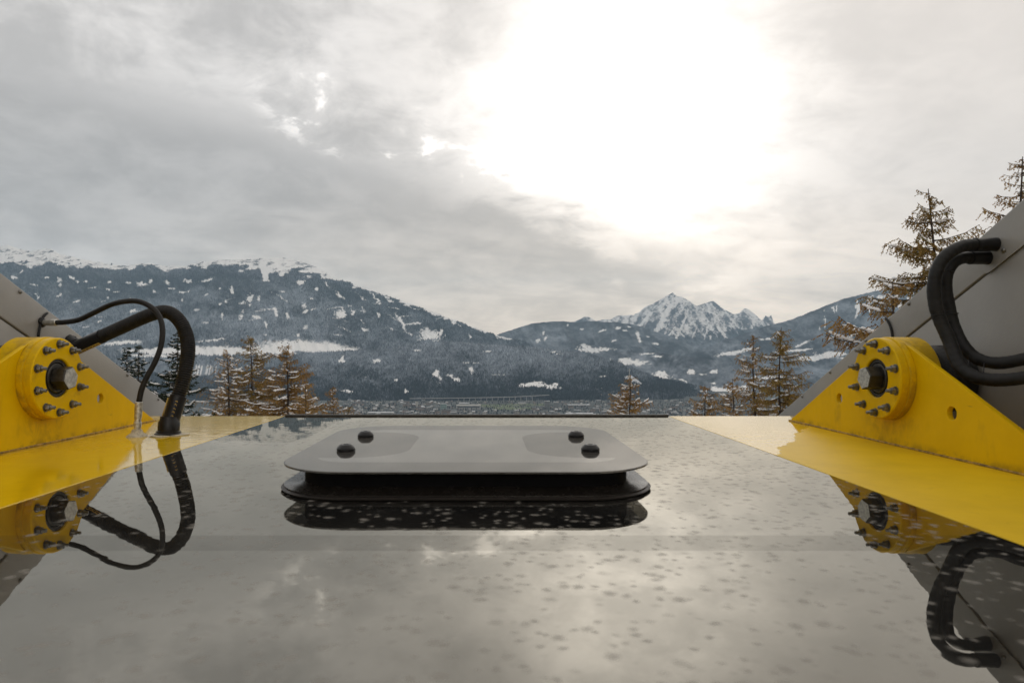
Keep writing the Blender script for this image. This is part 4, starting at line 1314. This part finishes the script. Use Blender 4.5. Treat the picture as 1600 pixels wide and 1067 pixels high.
# ------------------------------------------------------------------ side beams of the undercarriage frame
def beam(side):
    xb = 1.71 if side > 0 else -1.87
    y0, z0, sl = (2.09, 0.827, 0.49) if side > 0 else (2.513, 0.642, 0.466)
    seam = 0.147 if side > 0 else 0.175
    zt = lambda y: z0 - sl * (y - y0)
    root = empty('frame_beam', (xb, 3.0, -1.0), 'sloping grey sheet metal beam with rivets behind the %s yellow bracket' % ('right' if side > 0 else 'left'), 'beam')
    ya, yb = -0.6, 6.2
    # lower panel
    bm = bmesh.new()
    def slab(y_a, y_b, off_t, off_b, x_a, x_b):
        vs = [bm.verts.new((x_, y_, zt(y_) - o_)) for x_ in (x_a, x_b) for (y_, o_) in ((y_a, off_t), (y_b, off_t), (y_b, off_b), (y_a, off_b))]
        for f in ((0, 1, 2, 3), (7, 6, 5, 4), (0, 4, 5, 1), (1, 5, 6, 2), (2, 6, 7, 3), (3, 7, 4, 0)):
            bm.faces.new([vs[i] for i in f])
        bmesh.ops.recalc_face_normals(bm, faces=bm.faces[:])
    slab(ya, yb, seam, 1.0, xb + side * 0.004, xb + side * 0.30)
    obj('lower_panel', bevel(bm, 0.004), M['grey_dark'], root, 30)
    # upper strip, standing proud of the lower panel
    bm = bmesh.new()
    slab(ya, yb, 0.0, seam - 0.006, xb, xb + side * 0.30)
    obj('upper_strip', bevel(bm, 0.006, 3), M['grey'], root, 30)
    # overlapping cover sheet with a rounded corner, near part of the strip
    c_end = 2.26 if side > 0 else 1.9
    bm = bmesh.new()
    pr = []
    yy = c_end
    for k in range(9):
        a = R(90 * k / 8)
        pr.append((yy - 0.03 + 0.03 * math.sin(a), 0.03 - 0.03 * math.cos(a)))
    pts2 = [(ya, 0.0)] + [(y_, o_) for y_, o_ in pr] + [(yy, 0.0)]
    # outline along the beam: bottom edge follows the seam
    low = [(ya, seam + 0.004)] + [(yy - 0.035 + 0.035 * math.sin(R(90 * k / 8)), seam + 0.004 - 0.035 + 0.035 * math.cos(R(90 * k / 8))) for k in range(9)]
    outl = low + [(yy + 0.02, 0.012), (ya, 0.012)]
    f1 = [bm.verts.new((xb - side * 0.004, y_, zt(y_) - o_)) for y_, o_ in outl]
    f2 = [bm.verts.new((xb - side * 0.0002, y_, zt(y_) - o_)) for y_, o_ in outl]
    bm.faces.new(f1); bm.faces.new(list(reversed(f2)))
    for k in range(len(outl)):
        k2 = (k + 1) % len(outl)
        bm.faces.new((f1[k], f2[k], f2[k2], f1[k2]))
    bmesh.ops.recalc_face_normals(bm, faces=bm.faces[:])
    obj('cover_sheet', bm, M['grey'], root)
    # rivets just under the top edge, and two on the sheet
    rm = None
    ys = [1.72, 2.02, 2.34, 2.66, 2.96, 3.27, 3.56, 3.85, 4.15] if side > 0 else [2.2, 2.62, 3.06, 3.40, 3.72, 4.05]
    pl = [(y_, 0.016) for y_ in ys] + ([(2.165, 0.118), (1.7, 0.118)] if side > 0 else [])
    for (y_, o_) in pl:
        if rm is None:
            bm = bmesh.new()
            add_lathe(bm, [(0.0, 0.0), (0.0085, 0.0), (0.0085, 0.002), (0.007, 0.005), (0.004, 0.0065), (0.0, 0.007)], axis_matrix((0, 0, 0), (-side, 0, 0)), 14, False)
            rm = bpy.data.meshes.new('rivet'); bm.to_mesh(rm); bm.free()
            rm.materials.append(M['steel']); rm.shade_smooth()
        o = bpy.data.objects.new('rivet', rm)
        link(o, root)
        o.location = Vector((xb - side * (0.0042 if y_ < c_end and o_ > .012 else 0.0002), y_, zt(y_) - o_)) - root.location
    # short black cable running over the strip
    if side > 0:
        cp_ = [P(1384, 497, 2.80), P(1389, 505, 2.78), P(1393, 517, 2.76), P(1396, 540, 2.74)]
    else:
        cp_ = [P(74, 488, 2.76), P(68, 494, 2.745), P(63, 508, 2.73), P(60, 526, 2.72)]
    cp_ = [Vector((xb - side * 0.005, p.y * 1.0, p.z)) for p in [P(q_, r_, abs(xb - side * .005) * F / abs(q_ - CX)) for q_, r_ in ((((1384, 497), (1389, 505), (1393, 517), (1396, 540)) if side > 0 else ((74, 489), (68, 495), (63, 508), (60, 526))))]]
    bm = add_tube(bmesh.new(), resample(catmull(cp_), 0.01), 0.005, 8)
    obj('cable', bm, M['rubber'], root, 180)
    return root


beam(1)
beam(-1)


# ------------------------------------------------------------------ hoses
def lathe_along(bm, a, b_, prof, n=20):
    """profile (t along a->b in metres, r)"""
    Mx = axis_matrix(a, b_ - a)
    return add_lathe(bm, [(r_, t_) for t_, r_ in prof], Mx, n, True)


# thick ribbed hose
cen = [P(*q) for q in ((126, 540, 2.905), (145, 532, 2.89), (160, 525, 2.875), (180, 516, 2.86), (200, 507, 2.85), (220, 498, 2.84), (238, 491, 2.825), (257, 487, 2.81), (271, 492, 2.80), (283, 505, 2.785), (291, 523, 2.77), (294, 545, 2.745), (291, 572, 2.715), (285, 600, 2.69), (277, 624, 2.67))]
h1 = empty('corrugated_hose', (-1.29, 2.64, 0), 'thick black corrugated hose arching from the left grey beam down to the yellow deck', 'hose')
pth = resample(catmull(cen), 0.0020)
pitch = 0.0094
bm = add_tube(bmesh.new(), pth, lambda i, n, a: 0.0264 + 0.0030 * math.cos(2 * math.pi * a / pitch), 20)
obj('ribbed_hose', bm, M['rubber'], h1, 180)


def cuff(parent, pts, rad, stripe_dir, n_marks=7):
    """smooth sleeve with a yellow ribbed clip line"""
    bm = add_tube(bmesh.new(), resample(pts, 0.004), rad, 24)
    c_ = obj('end_sleeve', bm, M['plastic'], parent, 40)
    ax = (pts[-1] - pts[0]).normalized()
    sd_ = (stripe_dir - ax * stripe_dir.dot(ax)).normalized()
    bm = bmesh.new()
    L = (pts[-1] - pts[0]).length
    def bar(a, b_, r_):
        add_tube(bm, [a, a.lerp(b_, .5), b_], r_, 6)
    cr_ = ax.cross(sd_)
    for s_ in (-0.0, 1.0):
        o_ = sd_ * (rad + 0.003) + cr_ * (s_ * 0.010 - 0.005)
        bar(pts[0] + o_ + ax * L * .12, pts[0] + o_ + ax * L * .92, 0.0018)
    for k in range(n_marks):
        t_ = 0.15 + 0.75 * k / (n_marks - 1)
        bar(pts[0] + ax * L * t_ + sd_ * (rad + .003) - cr_ * .006, pts[0] + ax * L * t_ + sd_ * (rad + .003) + cr_ * .006, 0.0016)
    obj('clip', bm, M['stripe'], c_, 180)
    return c_


cuff(h1, [P(118, 544, 2.908), P(140, 534, 2.892), P(160, 525, 2.875)], 0.0305, Vector((0.1, -0.5, -1)))
cb_ = cuff(h1, [P(279, 619, 2.672), P(272, 642, 2.658), P(265, 664, 2.645)], 0.0325, Vector((-1, -0.35, -0.2)))
# faint worn print marks on the lower sleeve
bm = bmesh.new()
ax = (P(265, 664, 2.645) - P(279, 619, 2.672)).normalized()
for k in range(6):
    c0 = P(279, 619, 2.672) + ax * (0.02 + 0.015 * k) + Vector((0.008, -0.0322, 0.002))
    add_tube(bm, [c0, c0 + Vector((0.006, 0.001, 0.003 * (k % 2))), c0 + Vector((0.009, 0.002, -0.004))], 0.0009, 5)
obj('worn_print', bm, M['stripe'], cb_, 180)
bm = bmesh.new()
foot_ = Vector((-1.286, 2.64, 0.001))
lathe_along(bm, foot_, foot_ + Vector((0.004, 0.004, 0.1)), [(0.0, 0.050), (0.006, 0.052), (0.010, 0.046), (0.016, 0.046), (0.018, 0.041), (0.05, 0.041), (0.06, 0.036), (0.075, 0.034)], 28)
obj('deck_gland', bm, M['plastic'], h1, 35)
bm = bmesh.new()
rr = random.Random(3)
add_lathe(bm, [(0.04, 0.0), (0.066, 0.0006), (0.062, 0.004), (0.045, 0.006), (0.04, 0.006)], Matrix.Translation((-1.286, 2.64, 0.0005)), 40, False)
for v_ in bm.verts:
    a = math.atan2(v_.co.y - 2.64, v_.co.x + 1.286)
    k = 1 + 0.16 * math.sin(3 * a + 1) + 0.08 * math.sin(7 * a)
    v_.co.x = -1.286 + (v_.co.x + 1.286) * k; v_.co.y = 2.64 + (v_.co.y - 2.64) * k
obj('sealant_ring', bm, M['sealant'], h1, 180)
# black elbow where the hose leaves the beam
bm = bmesh.new()
el = resample(catmull([Vector((-1.868, 2.95, 0.372)), P(100, 533, 2.94), P(108, 535, 2.925), P(120, 543, 2.908)]), 0.004)
add_tube(bm, el, lambda i, n, a: 0.031 + (0.004 if (i // 4) % 3 == 0 else 0), 20)
obj('elbow_fitting', bm, M['rubber'], h1, 35)

# thin smooth hose
cen = [P(*q) for q in ((88, 504, 2.735), (105, 503, 2.73), (125, 499, 2.72), (150, 487, 2.71), (175, 475.5, 2.695), (200, 470.5, 2.68), (220, 472, 2.675), (239, 482, 2.665), (250, 497, 2.66), (254, 517, 2.65), (251, 542, 2.64), (242, 566, 2.63), (230, 588, 2.62), (221.5, 608, 2.61), (217, 630, 2.605), (216, 640, 2.603))]
h2 = empty('hydraulic_hose', (-1.39, 2.60, 0), 'thin smooth black hydraulic hose with steel ends looping over the left deck', 'hose')
bm = add_tube(bmesh.new(), resample(catmull(cen), 0.006), 0.0108, 14)
obj('smooth_hose', bm, M['rubber'], h2, 180)
bm = bmesh.new()
lathe_along(bm, P(62, 504, 2.745), P(92, 504, 2.733), [(0.0, 0.010), (0.004, 0.012), (0.016, 0.012), (0.018, 0.0125), (0.034, 0.0125), (0.036, 0.0135), (0.078, 0.0140), (0.080, 0.012)], 20)
obj('steel_ferrule', bm, M['bright_steel'], h2, 35)
bm = bmesh.new()
lathe_along(bm, Vector((-1.8695, 2.752, 0.462)), P(64, 504, 2.744), [(0.0, 0.020), (0.01, 0.022), (0.016, 0.020), (0.024, 0.014)], 20)
obj('rubber_boot', bm, M['rubber'], h2, 35)
bm = bmesh.new()
lathe_along(bm, Vector((-1.392, 2.603, 0.026)), P(217, 629, 2.605), [(0.0, 0.0125), (0.010, 0.0125), (0.012, 0.0145), (0.030, 0.0145), (0.032, 0.0125), (0.048, 0.0125), (0.050, 0.0140), (0.082, 0.0145), (0.110, 0.0140), (0.112, 0.012)], 20)
obj('steel_ferrule', bm, M['bright_steel'], h2, 35)
bm = bmesh.new()
add_lathe(bm, [(0.0, 0.0005), (0.040, 0.0005), (0.038, 0.004), (0.030, 0.010), (0.022, 0.016), (0.018, 0.028), (0.0, 0.028)], Matrix.Translation((-1.392, 2.602, 0)), 28, False)
obj('sealant_base', bm, M['sealant'], h2, 50)

# two bundled hoses on the right
PA = [(1552, 382, 2.20), (1534, 382.5, 2.195), (1516, 383, 2.19), (1500, 386, 2.185), (1484, 395, 2.18), (1470, 409, 2.18), (1462, 428, 2.18), (1459, 452, 2.18), (1462, 478, 2.175), (1470, 503, 2.165), (1481, 527, 2.15), (1490, 550, 2.13), (1498, 568, 2.11), (1508, 580, 2.09), (1524, 589, 2.065), (1545, 593, 2.04), (1570, 593.5, 2.01), (1600, 590, 1.98), (1640, 581, 1.95)]
PB = [(1533, 403, 2.235), (1520, 403, 2.23), (1506, 403, 2.225), (1493, 408, 2.22), (1484, 418, 2.22), (1478, 434, 2.22), (1478, 456, 2.22), (1483, 482, 2.215), (1489, 506, 2.205), (1497, 526, 2.19), (1508, 544, 2.17), (1522, 557, 2.15), (1540, 565, 2.12), (1565, 567, 2.09), (1600, 561, 2.05), (1640, 550, 2.02)]
for q, (pp, lab, xend) in enumerate(((PA, 'black hose on the right beam, outer and lower one of the tied pair', 1.712), (PB, 'black hose on the right beam, inner and upper one of the tied pair', 1.712))):
    hr = empty('bundled_hose', (1.70, 2.2, 0.6), lab, 'hose', 'tied hose pair on the right beam')
    pts = [P(*a) for a in pp]
    pts[0].x = xend
    pth = resample(catmull(pts), 0.006)
    rr = random.Random(40 + q)
    wv_ = [rr.uniform(-1, 1) for _ in range(400)]
    r0_ = 0.0200 if q == 0 else 0.0192
    # wrapped in overlapping turns of tape, so slightly uneven along its length
    bm = add_tube(bmesh.new(), resample(catmull(pts), 0.004), lambda i, n, a: r0_ * (1 + 0.030 * (wv_[i // 6] * (1 - (i % 6) / 6) + wv_[i // 6 + 1] * (i % 6) / 6)) + 0.0007 * ((a / 0.022) % 1.0), 22)
    obj('smooth_hose', bm, M['rubber'], hr, 180)
    n_ = len(pth)
    bm = add_tube(bmesh.new(), pth[1:int(n_ * 0.115)], lambda i, n, a: 0.0222 + (0.0008 if i < 2 or i > n - 3 else 0), 20)
    obj('end_sleeve', bm, M['plastic'], hr, 35)


def tie(c1, c2, r_, label):
    """cable tie round both hoses"""
    a, b_ = Vector(c1), Vector(c2)
    mid = (a + b_) / 2
    d_ = (b_ - a)
    L = d_.length / 2
    ex = d_.normalized()
    tan = (Vector(P(1478, 520, 2.17)) - Vector(P(1472, 440, 2.2))).normalized() if abs(ex.z) < 0.8 else Vector((0.85, -0.5, 0.0))
    ey = tan.cross(ex).normalized()
    pts = []
    for k in range(33):
        an = 2 * math.pi * k / 32
        pts.append(mid + ex * (math.cos(an) * (r_) + (L if math.cos(an) > 0 else -L)) + ey * math.sin(an) * r_)
    bm = add_tube(bmesh.new(), pts, 0.0016, 6, False)
    o = obj('cable_tie', bm, M['rubber'], None, 180)
    tag(o, label, 'cable tie', 'cable ties round the right hose pair')


tie(P(1464, 424, 2.18), P(1480, 426, 2.22), 0.0205, 'black cable tie round the hose pair, topmost near the bend')
tie(P(1466, 492, 2.17), P(1486, 491, 2.21), 0.0205, 'black cable tie round the hose pair, midway down')
tie(P(1524, 589, 2.065), P(1526, 559, 2.145), 0.0205, 'black cable tie round the hose pair, lowest near the yellow bracket')

# ------------------------------------------------------------------ haze
m_ = bpy.data.materials.new('valley_haze')
m_.use_nodes = True
t = NT(m_.node_tree)
t.n.clear()
mo = t.node('ShaderNodeOutputMaterial')
pv = t.node('ShaderNodeVolumePrincipled')
pv.inputs['Color'].default_value = (0.56, 0.79, 1.0, 1)
pv.inputs['Density'].default_value = 3.3e-5
pv.inputs['Anisotropy'].default_value = 0.0
t.l.new(pv.outputs[0], mo.inputs['Volume'])
bm = bmesh.new()
add_box(bm, -21000, 21000, -700, 25500, -1500, 2750)
tag(obj('haze', bm, m_), kind='stuff')
